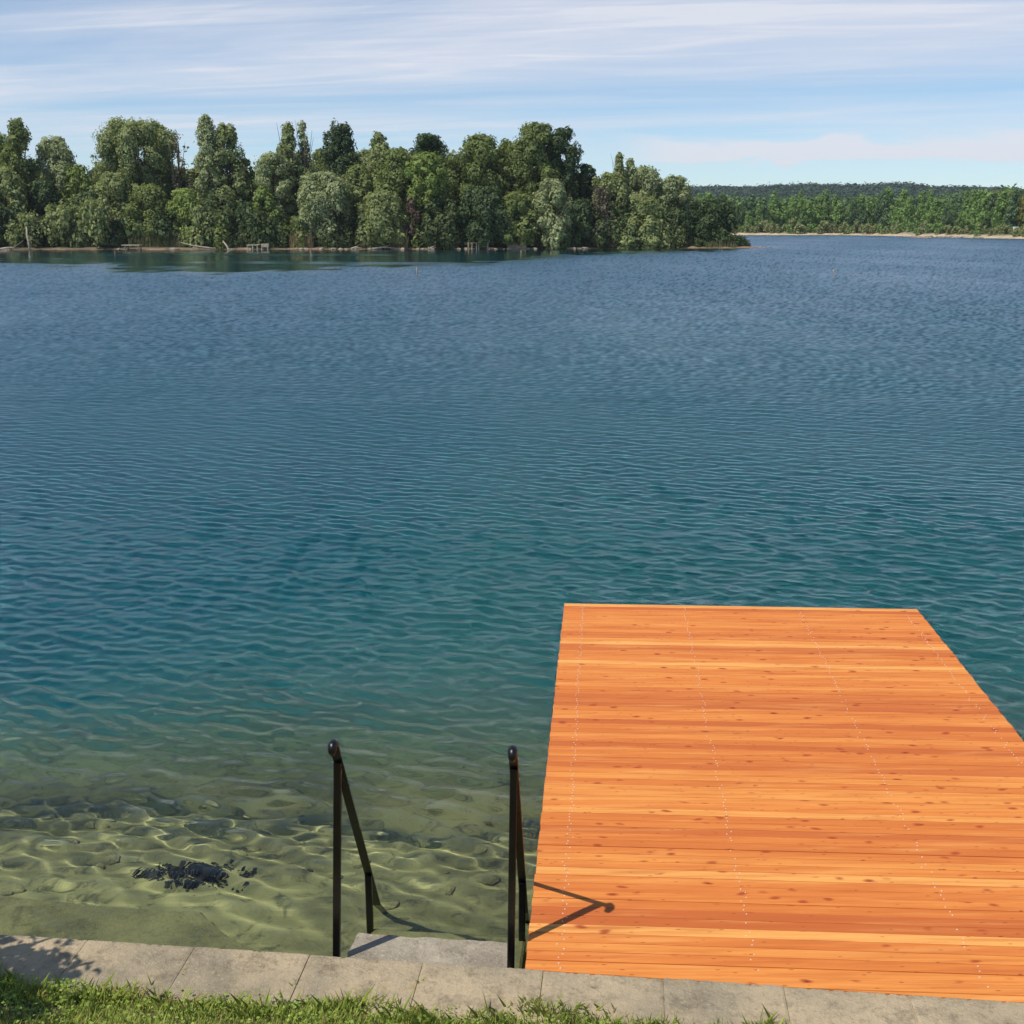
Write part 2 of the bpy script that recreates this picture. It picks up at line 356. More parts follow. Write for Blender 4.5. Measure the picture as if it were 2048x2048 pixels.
# ------------------------------------------------------------------ shapes of the place
WD = Vector((0.9946, -0.1040, 0)); WN = Vector((0.1040, 0.9946, 0))     # along the wall, and out over the water
W0 = Vector((0.056, 4.323, 0)); ZW = 0.32                               # wall edge under the dock corner, wall top
def wall_pt(a, b): q = W0 + WD * a + WN * b; return (q.x, q.y)          # a metres along, b metres out
def wall_b(x, y): return (x - W0.x) * WN.x + (y - W0.y) * WN.y

# ---- lake bed
def smooth(a, b, x):
    t = np.clip((x - a) / (b - a), 0, 1); return t * t * (3 - 2 * t)
def bed_z(x, y):
    b = (x - W0.x) * WN.x + (y - W0.y) * WN.y
    prof = np.interp(b, [-2, 0.2, 0.9, 1.6, 2.6, 4.0, 6.0, 9.0, 14.0, 24.0, 60], [-.16, -.20, -.30, -.44, -.75, -1.35, -2.3, -3.6, -4.9, -5.9, -6.5])
    tilt = np.where(x < -0.5, 1 + 0.10 * np.clip(-x - .5, 0, 6) * smooth(1.0, 3.0, b), 1.0)
    rip = 0.02 * np.sin(9 * x + 3 * np.sin(2 * y)) * np.sin(7 * y + 2 * np.sin(3 * x)) + 0.03 * np.sin(2.3 * x + 1) * np.sin(1.9 * y)
    return np.maximum(prof * tilt, -7.0) + rip * smooth(0.4, 1.2, b)
def grid(xs, ys):
    X, Y = np.meshgrid(xs, ys); nx, ny = len(xs), len(ys)
    i = np.arange(nx * ny).reshape(ny, nx)
    F = np.stack([i[:-1, :-1], i[:-1, 1:], i[1:, 1:], i[1:, :-1]], -1).reshape(-1, 4)
    return X.ravel(), Y.ravel(), F
xs = np.concatenate([np.linspace(-900, -40, 20), np.linspace(-38, -8, 30), np.arange(-7.8, 8, 0.06), np.linspace(8, 38, 30), np.linspace(40, 900, 20)])
ys = np.concatenate([np.arange(3.6, 14, 0.06), np.linspace(14.2, 60, 80), np.linspace(64, 420, 50)])
X, Y, F = grid(xs, ys); Z = bed_z(X, Y)
bb = (X - W0.x) * WN.x + (Y - W0.y) * WN.y
dv = smooth(2.4, 7.5, bb + 0.5 * np.sin(X * .7) + 0.3 * np.sin(2.1 * X + Y)); fb = bb[F].mean(1) - 0.20 * np.sin(X[F[:, 0]] * 1.7) - 0.12 * np.sin(X[F[:, 0]] * 4.1 + 1) - 0.05 * np.sin(X[F[:, 0]] * 11); BS = 2.28
bed = mesh('lake_bed', np.stack([X, Y, Z], -1), F[fb < BS], M['bed'], smooth=True, attrs={'deep': ('POINT', dv)}); tag(bed, kind='structure')
bed2 = mesh('deep_lake_bed', np.stack([X, Y, Z], -1), F[fb >= BS], M['bed'], smooth=True, attrs={'deep': ('POINT', dv)}); tag(bed2, kind='structure')
# the body of deep water that absorbs red light: begins where the bed falls away, its top just under the wave troughs
mb = MB()
q = [(2.4, -0.95), (3.1, -0.85), (4.2, -0.50), (5.8, -0.22), (400, -0.16)]
ring = []
for a in (-900, 900):
    V = [(W0.x + WD.x * a + WN.x * b, W0.y + WD.y * a + WN.y * b, z) for b, z in q] + [(W0.x + WD.x * a + WN.x * 400, W0.y + WD.y * a + WN.y * 400, -9), (W0.x + WD.x * a + WN.x * 2.4, W0.y + WD.y * a + WN.y * 2.4, -9)]
    ring.append(V)
n7 = len(ring[0])
mb.add(ring[0] + ring[1], [tuple(range(n7)), tuple(n7 + k for k in reversed(range(n7)))] + [(k, n7 + k, n7 + (k + 1) % n7, (k + 1) % n7) for k in range(n7)])
tag(mb.build('deep_water', M['deepwater']), kind='structure')

# ---- island and far shore outlines
def isl_front(x): return np.interp(x, [-140, -70, -36, 0, 20, 28, 33, 37], [150, 157.5, 161, 164.2, 168, 169.5, 169.5, 171.5]) + 0.5 * np.sin(x * .55) + .35 * np.sin(x * 1.35 + 1)
def isl_back(x): return np.interp(x, [-140, -70, 0, 22, 28, 34, 37], [205, 207, 205, 196, 183, 177, 172])
def far_front(x): return np.interp(x, [-400, 40, 56, 104, 108, 111, 112.5, 115, 120, 128, 145, 200, 420], [372, 368, 366, 362, 352, 335, 315, 298, 278, 262, 240, 215, 190]) + 1.2 * np.sin(x * .21) + .7 * np.sin(x * .63 + 2)

# ---- water surface: fan of quads, finer towards the near shore; real waves and their true slopes
us = np.linspace(-0.78, 0.78, 1050)
ds = [3.7]
while ds[-1] < 400: ds.append(ds[-1] + min(max(0.028, ds[-1] ** 2 / 4300), 3.0))
ds = np.array(ds)
U, D, F = grid(us, ds)
dd = np.interp(D, ds, np.gradient(ds))
X = U * (D * 0.97 + 1.0); Y = D.copy()
hx = np.zeros_like(X); hy = np.zeros_like(X); hh = np.zeros_like(X); un = np.zeros_like(X)
wr = np.random.default_rng(5)
NW = 150
lam = np.exp(wr.uniform(np.log(0.07), np.log(1.1), NW))
ang = np.where(wr.random(NW) < 0.62, wr.normal(R(69), R(17), NW), wr.normal(R(96), R(26), NW))
env = np.exp(-(np.log(lam / 0.155) / 0.50) ** 2) + 0.42 * np.exp(-(np.log(lam / 0.34) / 0.45) ** 2)
slope = env / np.sqrt((env ** 2).sum() / 2) * 0.155                     # rms slope
def patchy(x, y): return 1 + 0.22 * np.sin(x * .21 + .8 * np.sin(y * .06)) * np.sin(y * .09 + 1.1) + 0.14 * np.sin(x * .9 + y * .5) * np.sin(y * .37 - x * .2)
amp0 = patchy(X, Y) * (0.28 + 0.82 * smooth(5.0, 7.8, Y))
isf = isl_front(X)
bd = np.interp(X, [-120, -62, -49, -33, -20, -7.5, -1, 4, 17, 27, 34, 40], [112, 108, 107, 91, 88, 93, 101, 121, 144, 160, 170, 900])    # edge of the calm water in the island's lee
bd = bd + 6 * np.sin(X * .35 + .9 * np.sin(Y * .5)) * np.sin(Y * .9 + X * .12) + 2.5 * np.sin(X * .9 + Y * .21) + 2.0 * np.sin(X * 2.1 - Y * .33 + 1) + 4 * np.sin(X * .11 + 1) + 2.5 * np.sin(X * .31 + Y * .06) + 3 * np.sin(Y * .35 + X * .05)
lee = 1 - smooth(-12, 11, Y - bd) * (Y < isf + 60)
strk = smooth(.35, .8, np.sin(Y * .23 + 1.2 * np.sin(X * .05)) * np.sin(X * .045 + Y * .03 + 2))                                        # streaks of breeze inside it
lee = np.maximum(lee, 0.30 * strk)
amp0 = amp0 * (0.05 + 0.95 * lee)
for l, a, s in zip(lam, ang, slope):
    k = 2 * math.pi / l; kx, ky = k * math.cos(a), k * math.sin(a); ph = wr.uniform(0, 6.28)
    arg = kx * X + ky * Y + ph + 0.5 * np.sin(0.35 * X * k * .12 + ph) ; cs = np.cos(arg); sn = np.sin(arg)
    wgt = smooth(2.4, 5.0, l / np.maximum(dd, 0.0015 * Y))                                      # heights only where the quads can carry them
    A = s / k
    hh += A * sn * amp0 * wgt
    res = 0.27 + 0.73 * smooth(1.2, 4.0, l / dd)                        # the rest goes into roughness
    hx += A * kx * cs * amp0 * res; hy += A * ky * cs * amp0 * res; un += (s * amp0) ** 2 / 2 * (1 - res ** 2)
nrm = np.stack([-hx, -hy, np.ones_like(hx)], -1); nrm /= np.linalg.norm(nrm, axis=1)[:, None]
rgh = np.sqrt(np.sqrt(2 * un)); wb = ((X - W0.x) * WN.x + (Y - W0.y) * WN.y)[F].mean(1) - 0.20 * np.sin(X[F[:, 0]] * 1.7) - 0.12 * np.sin(X[F[:, 0]] * 4.1 + 1) - 0.05 * np.sin(X[F[:, 0]] * 11)
def water_part(name, sel):
    Fs = F[sel]; ids, inv = np.unique(Fs, return_inverse=True)
    o = mesh(name, np.stack([X, Y, hh], -1)[ids], inv.reshape(-1, 4), M['water'], smooth=True, attrs={'rgh': ('POINT', rgh[ids]), 'breeze': ('POINT', np.clip(amp0[ids], 0, 1.2) * smooth(4.5, 10, Y[ids]))})
    o.data.normals_split_custom_set_from_vertices(nrm[ids].astype(np.float32)); return tag(o, kind='structure')
wat = water_part('shallow_water', wb < BS - 0.12); wat2 = water_part('water', wb >= BS - 0.12)
try:
    wat.cycles.is_caustics_caster = True
    bed.cycles.is_caustics_receiver = True
except Exception as e: print('caustics', e)

# ---- near bank
def bank_z(x, y):
    b = wall_b(x, y); return ZW - 0.03 + 0.36 * np.clip(-0.30 - b, 0, 9) + 0.012 * np.sin(x * 5) * np.sin(y * 7 + x)
xs = np.arange(-9, 9, 0.05); ys = np.arange(-3.0, 4.9, 0.05)
X, Y, F = grid(xs, ys); b_ = wall_b(X, Y); Yc = np.where(b_ > -0.27, Y - (b_ + 0.27) * .9946, Y); X2 = np.where(b_ > -0.27, X - (b_ + 0.27) * .104, X)
tag(mesh('ground', np.stack([X2, Yc, bank_z(X2, Yc)], -1), F, M['soil'], smooth=True), kind='structure')

# ---- retaining wall with coping blocks
wallT = empty('retaining_wall', (0, 4.0, 0), 'low grey concrete wall along the water, topped with lichen-spotted coping slabs', 'wall')
wallT.location = (0, 0, 0)
mb = MB(); mb.prism([wall_pt(-8, -0.33), wall_pt(8, -0.33), wall_pt(8, -0.004), wall_pt(-8, -0.004)], -1.2, ZW - 0.0075); mb.build('wall_body', M['concrete'], wallT)
JN = [217, 429, 625, 835, 1044, 1268, 1494, 1710]
ja = [-2.03 + 0.527 * k for k in range(-10, 21)]
rr = random.Random(3)
off_ = 0.0
for k in range(len(ja) - 1):
    a0, a1 = ja[k] + 0.0015 + rr.uniform(-.0, .0015) + off_, ja[k + 1] - 0.0015; off_ = rr.uniform(-.012, .012); a1 += off_
    # edge worn: front edge subdivided with small irregular notches, slightly raised or sunk block by block
    n = 44; dz = rr.uniform(-.004, .004); V = []; Fc = []
    front = [(rr.uniform(-.002, .0015) - (rr.uniform(.006, .014) if rr.random() < .10 else 0)) for _ in range(n + 1)]
    rows = [(-0.36, ZW - .0065, 0), (-0.36, ZW - .003, 0), (-0.352, ZW, 0), (-0.18, ZW, 0), (-0.03, ZW, 0), (-0.008, ZW - .002, 1), (0.0, ZW - .004, 1), (0.0, ZW - .0065, 1)]
    for i in range(n + 1):
        a = a0 + (a1 - a0) * i / n
        ch = 0.0025 if i in (0, n) else 0
        for (b, z, f) in rows:
            x, y = wall_pt(a, b + f * front[i]); V.append((x, y, z + dz - (ch if z > ZW - .02 else 0) + (rr.uniform(-.0004, .0004) if z == ZW else 0)))
    m_ = len(rows)
    for i in range(n):
        for j in range(m_): Fc.append((i * m_ + j, (i + 1) * m_ + j, (i + 1) * m_ + (j + 1) % m_, i * m_ + (j + 1) % m_))
    Fc.append(tuple(range(m_))); Fc.append(tuple(n * m_ + j for j in reversed(range(m_))))
    mesh('coping_slab', V, Fc, M['concrete'], wallT)

# ---- concrete step at water level side of wall, and the sunken step below it
rs = random.Random(8)
def worn(c, n=14, amt=.006):
    out = []
    for k in range(len(c)):
        a, b = Vector(c[k]), Vector(c[(k + 1) % len(c)])
        for q in range(n):
            p = a.lerp(b, q / n); d = (b - a).normalized(); out.append((p.x - d.y * -abs(rs.gauss(0, amt)), p.y + d.x * -abs(rs.gauss(0, amt)) * -1))
    return out
ft = MB(); ft.prism(worn([wall_pt(-0.86, 0.004), wall_pt(-0.075, 0.004), wall_pt(-0.085, 0.375), wall_pt(-0.845, 0.375)]), -0.35, 0.18, 0.0)
st = ft.build('concrete_step', M['step']); tag(st, 'pale concrete step between the two black handrails', 'step')
ft = MB(); ft.prism([wall_pt(-0.86, 0.40), wall_pt(-0.06, 0.40), wall_pt(-0.06, 0.72), wall_pt(-0.86, 0.72)], -0.6, -0.06, 0.012)
s2 = ft.build('sunken_step', M['wetstone']); tag(s2, 'algae-covered step just under the water below the dry step', 'step')
# ---- footing ledge along the wall foot, under water
ft = MB()
ft.prism([wall_pt(-8, 0.0), wall_pt(-1.05, 0.0), wall_pt(-1.05, 0.30), wall_pt(-1.62, 0.62), wall_pt(-1.82, 0.80), wall_pt(-2.4, 0.79), wall_pt(-3.1, 0.83), wall_pt(-8, 0.83)], -0.5, -0.11, 0.02)
f1 = ft.build('footing_ledge', M['wetstone']); tag(f1, 'olive concrete ledge under shallow water at the foot of the wall', 'ledge')
for o in (s2, f1):
    try: o.cycles.is_caustics_receiver = True
    except Exception: pass

# ------------------------------------------------------------------ foliage builders
def leaf_quads(C, Nrm, size, r, asp=0.62):
    """kite-shaped leaf clumps at points C facing Nrm"""
    n = len(C)
    t = r.normal(size=(n, 3)); t -= (t * Nrm).sum(1)[:, None] * Nrm; t /= np.linalg.norm(t, axis=1)[:, None] + 1e-9
    b = np.cross(Nrm, t); s = size[:, None]
    fold = Nrm * s * 0.18
    V = np.stack([C - t * s * .5, C + b * s * asp * .5 - t * s * .05 + fold, C + t * s * .5, C - b * s * asp * .5 + t * s * .05 + fold], 1).reshape(-1, 3)
    return V, np.arange(4 * n).reshape(n, 4)
def blob_leaves(blobs, per_m2, size, r, jitter=0.75, droop=0.0):
    Vs = []; Fs = []; T = []; nv = 0
    for (c, rad) in blobs:
        rad = np.asarray(rad); area = 4 * math.pi * ((rad[0] * rad[1]) ** 1.6 / 3 + (rad[0] * rad[2]) ** 1.6 / 3 + (rad[1] * rad[2]) ** 1.6 / 3) ** (1 / 1.6)
        n = max(10, int(area * per_m2))
        d = r.normal(size=(n, 3)); d /= np.linalg.norm(d, axis=1)[:, None]
        rr_ = 0.50 + 0.58 * r.random(n) ** 0.8 + .22 * (r.random(n) < .14) * r.random(n)
        lob = 1 + 0.22 * np.sin(3.1 * d[:, 0] + r.uniform(0, 6)) * np.sin(2.7 * d[:, 2] + r.uniform(0, 6)) + 0.16 * np.sin(5.3 * d[:, 1] + 4 * d[:, 2] + r.uniform(0, 6))
        C = np.asarray(c) + d * rad * (rr_ * lob)[:, None]
        Nn = d / rad; Nn /= np.linalg.norm(Nn, axis=1)[:, None]; Nn = Nn + r.normal(size=(n, 3)) * jitter * 0.6; Nn[:, 2] += 0.25; Nn /= np.linalg.norm(Nn, axis=1)[:, None]
        sz = size * np.exp(r.normal(0, .35, n))
        V, Fq = leaf_quads(C, Nn, sz, r); Vs.append(V); Fs.append(Fq + nv); nv += len(V)
        bt = r.uniform(-.25, .25); T.append(np.repeat(np.clip(.52 + bt + r.normal(0, .11, n), 0, 1), 4))
    return np.concatenate(Vs), np.concatenate(Fs), np.concatenate(T)
# ---- weed-grown stone and small stones on the bed
rr = random.Random(9); rw = np.random.default_rng(19); zb_ = float(bed_z(np.array(-1.9), np.array(5.85)))
V, Fq, T = blob_leaves([((-1.88 + rw.normal(0, .11), 5.87 + rw.normal(0, .05), zb_ + .015), (rw.uniform(.04, .09), rw.uniform(.04, .07), rw.uniform(.02, .05))) for k in range(16)] + [((-1.88 + rw.normal(0, .24), 5.87 + rw.normal(0, .09), zb_ + .01), (rw.uniform(.02, .05), rw.uniform(.02, .04), rw.uniform(.015, .04))) for k in range(26)], 900, .030, rw, .9)
tag(mesh('water_weed', V, Fq, M['waterweed'], attrs={'tint': ('POINT', T)}), 'dark clump of water weed on the shallow lake bed left of the handrails', 'water weed').cycles.is_caustics_receiver = True
pos = []
for k in range(34):
    x = rr.uniform(-2.9, -0.1); y = rr.uniform(5.5, 7.6)
    if abs(x + 1.88) < .4 and abs(y - 5.85) < .25: continue
    mb = MB(); s = rr.uniform(.02, .055); mb.rock((0, 0, 0), (s * rr.uniform(.8, 1.7), s, s * .5), 100 + k)
    o = mb.build('lake_pebble', M['wetstone'] if rr.random() < 2 else M['weedrock']); o.location = (x, y, float(bed_z(np.array(x), np.array(y))) + .01); o.cycles.is_caustics_receiver = True
    tag(o, 'small algae-dulled stone on the shallow lake bed near the wall', 'stone', 'stones on the shallow lake bed')

# ---- wooden dock
P = Vector((0.99871, -0.05080, 0)); A = Vector((0.0805, 0.99675, 0)); DW = 3.03; DL = 5.0; ZD = ZW - 0.012
dock = empty('wooden_dock', (0.056, 4.323, ZD), 'new orange larch dock of narrow boards reaching out over the lake', 'dock')
def dock_pt(t, s, z=0.0): q = P * t + A * s; return (q.x, q.y, z)
NP = 74; pw = 5.13 / NP
V = []; Fc = []; r1 = []; r2 = []
rr = random.Random(21)
def clip_wall(poly):
    """keep the part of a board on the water side of the wall"""
    out = []
    g = lambda q: wall_b(q[0] + 0.056, q[1] + 4.323) - 0.010
    for i in range(len(poly)):
        a, b = poly[i], poly[(i + 1) % len(poly)]; ga, gb = g(a), g(b)
        if ga >= 0: out.append(a)
        if ga * gb < 0:
            k = ga / (ga - gb); out.append((a[0] + (b[0] - a[0]) * k, a[1] + (b[1] - a[1]) * k))
    return out
mb = MB(); fr_ = []
prev = 0.5
for k in range(NP + 2):
    s1 = DL - k * pw; s0 = s1 - pw + rr.choice((.003, .004, .005, .0065))
    j0, j1 = rr.uniform(-.003, .003), rr.uniform(-.003, .006)
    poly = [dock_pt(j0, s0)[:2], dock_pt(DW + j1, s0)[:2], dock_pt(DW + j1, s1)[:2], dock_pt(j0, s1)[:2]]
    poly = clip_wall(poly)
    if len(poly) < 3: continue
    nf = len(mb.F); dz = rr.uniform(-.0012, .0012)
    mb.prism(poly, -0.027 + dz, dz, 0.0022 if len(poly) == 4 else 0.0)
    prev = min(1, max(0, 0.5 + (prev - .5) * 0.25 + rr.gauss(0, .27)))
    fr_ += [(prev, rr.random())] * (len(mb.F) - nf)
o = mesh('decking', mb.V, mb.F, M['deck'], dock, attrs={'rnd': ('FACE', [a for a, b in fr_]), 'rnd2': ('FACE', [b for a, b in fr_])})
sc_ = MB()
for t in (0.16, 1.03, 2.01, 2.90):
    b = MB(); b.bar(dock_pt(t, 0.14 - .07 * t * .6, -0.10), dock_pt(t, DL - .03, -0.10), 0.10, 0.14, (0, 0, 1)); b.build('joist', M['joist'], dock)
    for k in range(NP + 1):
        for q in (0.27, 0.75):
            s = DL - k * pw - pw * q; x, y, _ = dock_pt(t + rr.gauss(0, .009), s + rr.gauss(0, .003))
            if wall_b(x + .056, y + 4.323) < .03: continue
            if rr.random() < (.05 if t < .3 else .22): continue
            V_ = [(x + .0036 * math.cos(a), y + .0036 * math.sin(a), 0.0022) for a in np.linspace(0, 2 * math.pi, 7)[:-1]]
            sc_.add(V_ + [(v[0], v[1], -.002) for v in V_], [tuple(range(6))] + [(i, 6 + i, 6 + (i + 1) % 6, (i + 1) % 6) for i in range(6)])
o = sc_.build('screw_heads', M['screw'], dock); o['kind'] = 'stuff'
for t in (0.35, 2.68):
    for s in (1.6, 3.2, 4.75):
        b = MB(); x, y, _ = dock_pt(t, s); b.tube([(x, y, -0.17), (x, y, -3.6)], 0.07, 12); b.build('support_pile', M['timber'], dock)
for s in (1.6, 3.2, 4.75):
    b = MB(); b.bar(dock_pt(0.12, s + .14, -0.24), dock_pt(2.92, s + .14, -0.24), 0.12, 0.12, (0, 0, 1)); b.build('cross_beam', M['joist'], dock)

# ---- handrails
def handrail(base, top, axis, label, y2):
    h = empty('handrail', (base[0], base[1], 0.16), label, 'handrail', 'black iron handrails at the bathing step')
    o = Vector((base[0], base[1], 0.16)); b0 = Vector(base) - o; t0 = Vector(top) - o
    ax = Vector(axis).normalized()
    m_ = MB(); m_.bar(b0 + Vector((0, 0, -.30)), t0, 0.034, 0.034, (1, 0, 0)); m_.build('tall_post', M['iron'], h)
    def rp(s): return t0 + ax * s + Vector((0, 0, -1.70 * s))           # along the sloping rail
    m_ = MB(); m_.bar(rp(-0.052) + Vector((0, 0, .012)), rp(1.05) + Vector((0, 0, .012)), 0.040, 0.016, (1, 0, 0), .2); m_.build('sloping_rail', M['iron'], h)
    d = (rp(1) - rp(0)).normalized(); c = rp(-0.058)
    m_ = MB(); side = ax.cross(Vector((0, 0, 1))).normalized(); nn = side.cross(d)
    if nn.z < 0: nn = -nn
    pts = [c + d * .025 + nn * .006, c + nn * .014, c - d * .018 + nn * .006, c - d * .026 - nn * .012, c - d * .012 - nn * .03, c + d * .004 - nn * .034]
    m_.tube(pts, [.017, .021, .022, .021, .018, .012], 10); m_.build('rail_end', M['iron'], h, True)
    q = rp(y2); m_ = MB(); m_.bar(q + Vector((0, 0, .0)), q + Vector((0, 0, -1.2)), 0.034, 0.034, (1, 0, 0)); m_.build('short_post', M['iron'], h)
    return h
handrail((-0.834, 4.58, 0.20), (-0.779, 4.585, 1.19), (0.0805, 0.99675, 0), 'black handrail on the left of the step, standing free over the water', 0.53)
handrail((-0.010, 4.50, 0.20), (0.008, 4.505, 1.20), (0.0805, 0.99675, 0), 'black handrail on the right of the step, beside the dock edge', 0.53)

def crown_blobs(h, hw, prof, zb, r, n, rb):
    """blobs filling an envelope: prof = half width fraction at crown height fractions 0..1"""
    zf, wf = zip(*prof); bl = []
    for i in range(n):
        f = (i + r.random()) / n; f = 0.04 + 0.93 * f
        ww = np.interp(f, zf, wf) * hw; z = zb + (h - zb) * f
        a = r.uniform(0, 2 * math.pi); rad = rb * hw * r.uniform(.7, 1.25) * (0.65 + .35 * ww / hw)
        q = max(0.0, ww - rad * .8) * math.sqrt(r.uniform(.15, 1))
        top = h - z
        rz = min(rad * r.uniform(.8, 1.75), max(top * 1.0, rad * .55))
        bl.append(((q * math.cos(a), q * math.sin(a), z - (0 if top > rz else rz - top)), (rad, rad, rz)))
    return bl
ROUND = [(0, .35), (.2, .8), (.5, 1), (.75, .92), (.92, .6), (1, .25)]
COLUMN = [(0, .75), (.15, 1), (.5, .92), (.75, .75), (.9, .5), (1, .2)]
EGG = [(0, .6), (.25, 1), (.55, .9), (.8, .6), (.95, .3), (1, .12)]
SPIKY = [(0, .8), (.2, 1), (.45, .9), (.7, .55), (.85, .3), (1, .1)]
FULL = [(0, 1.0), (.3, 1), (.6, .9), (.85, .6), (1, .2)]
F0 = 2247.0; TH = R(14.40)
def px_x(px, y, z=0.5): return (px - 1024) / F0 * (y * math.cos(TH) + (H - z) * math.sin(TH))
def px_z(py, y): return H - y * math.tan(TH + math.atan((py - 1024) / F0))
def trunk_mesh(h, r0, zb, hw, seed, limbs=6, lean=0.0, twigs=0):
    m_ = MB(); rr = random.Random(seed); top = h * 0.86
    pts = [(0, 0, -0.6)]; x = y = 0
    for i in range(1, 7):
        x += rr.gauss(0, .12) * h / 14 + lean * h / 6; y += rr.gauss(0, .12) * h / 14; pts.append((x, y, top * i / 6))
    m_.tube(pts, [r0 * (1.25 if i == 0 else 1 - .85 * i / 6) for i in range(7)], 7)
    for k in range(limbs + twigs):
        f = rr.uniform(.25, .8); i = int(f * 6); b = Vector(pts[min(i, 5)]).lerp(Vector(pts[min(i + 1, 6)]), f * 6 - i)
        a = rr.uniform(0, 6.28); ln = hw * rr.uniform(.5, .85); up = rr.uniform(.4, 1.1)
        e = b + Vector((math.cos(a) * ln, math.sin(a) * ln, ln * up))
        if k >= limbs: e = Vector((b.x + rr.uniform(-.55, .55) * hw, b.y + rr.uniform(-.5, .2) * hw, h * rr.uniform(.86, 1.015)))
        mid = b.lerp(e, .5) + Vector((rr.gauss(0, .1) * ln, rr.gauss(0, .1) * ln, .08 * ln))
        r1 = r0 * (1 - .8 * f) * .55
        m_.tube([b, mid, e], [r1, r1 * .6, r1 * .18], 5)
    return m_
seedc = [100]
def tree(name, px, top, hw_px, depth, mat, prof, label, zb=0.12, blobs=58, rb=0.27, leaf=0.34, dens=22.0, tw=0, bark='bark', group='trees on the wooded island', cat='tree', lean=0.0, jit=.5):
    seedc[0] += 1; r = np.random.default_rng(seedc[0])
    y = depth; x = px_x(px, y, 4); h = px_z(top, y) - 0.6; hw = hw_px / F0 * (y * .97) * 1.28
    t = empty(name, (x, y, 0.6), label, cat, group)
    bl = crown_blobs(h, hw, prof, h * zb, r, blobs, rb)
    V, Fq, T = blob_leaves(bl, dens, leaf, r, jit)
    mesh('crown', V, Fq, M[mat], t, attrs={'tint': ('POINT', T)})
    trunk_mesh(h, 0.018 * h + .03, h * zb, hw, seedc[0], 6, lean, tw).build('trunk', M[bark], t, True)
    return t
# ------------------------------------------------------------------ island
xs = np.arange(-150, 39, 0.8); fr = np.linspace(0, 1, 60)
Xi = []; Yi = []; Zi = []; Hi = []
for x in xs:
    yf, yb = float(isl_front(np.array(x))), float(isl_back(np.array(x))); yb = max(yb, yf + .6)
    for f in fr:
        ff = f ** 1.6; y = yf - 3 + (yb - yf + 6) * ff; s = min(y - yf, yb - y); e = 38 - x
        z = -1.6 + 1.6 * min(1, (s + 3) / 3) if s < 0 else min(0.75, .18 * s ** .8 + .05, .12 * max(e - 1, 0) + .05) + .05 * math.sin(x * 1.7) * math.sin(y * 1.3)
        Xi.append(x); Yi.append(y); Zi.append(z); Hi.append(min(1, max(0, (s - .8) / 1.2 + .4 * math.sin(x * .9) + .3 * math.sin(x * .31))))
ni = len(fr); idx = np.arange(len(Xi)).reshape(len(xs), ni)
Fi = np.stack([idx[:-1, :-1], idx[1:, :-1], idx[1:, 1:], idx[:-1, 1:]], -1).reshape(-1, 4)
tag(mesh('island_terrain', np.stack([Xi, Yi, Zi], -1), Fi, M['island'], smooth=True, attrs={'hgt': ('POINT', Hi)}), kind='structure')

G = 'trees on the wooded island'
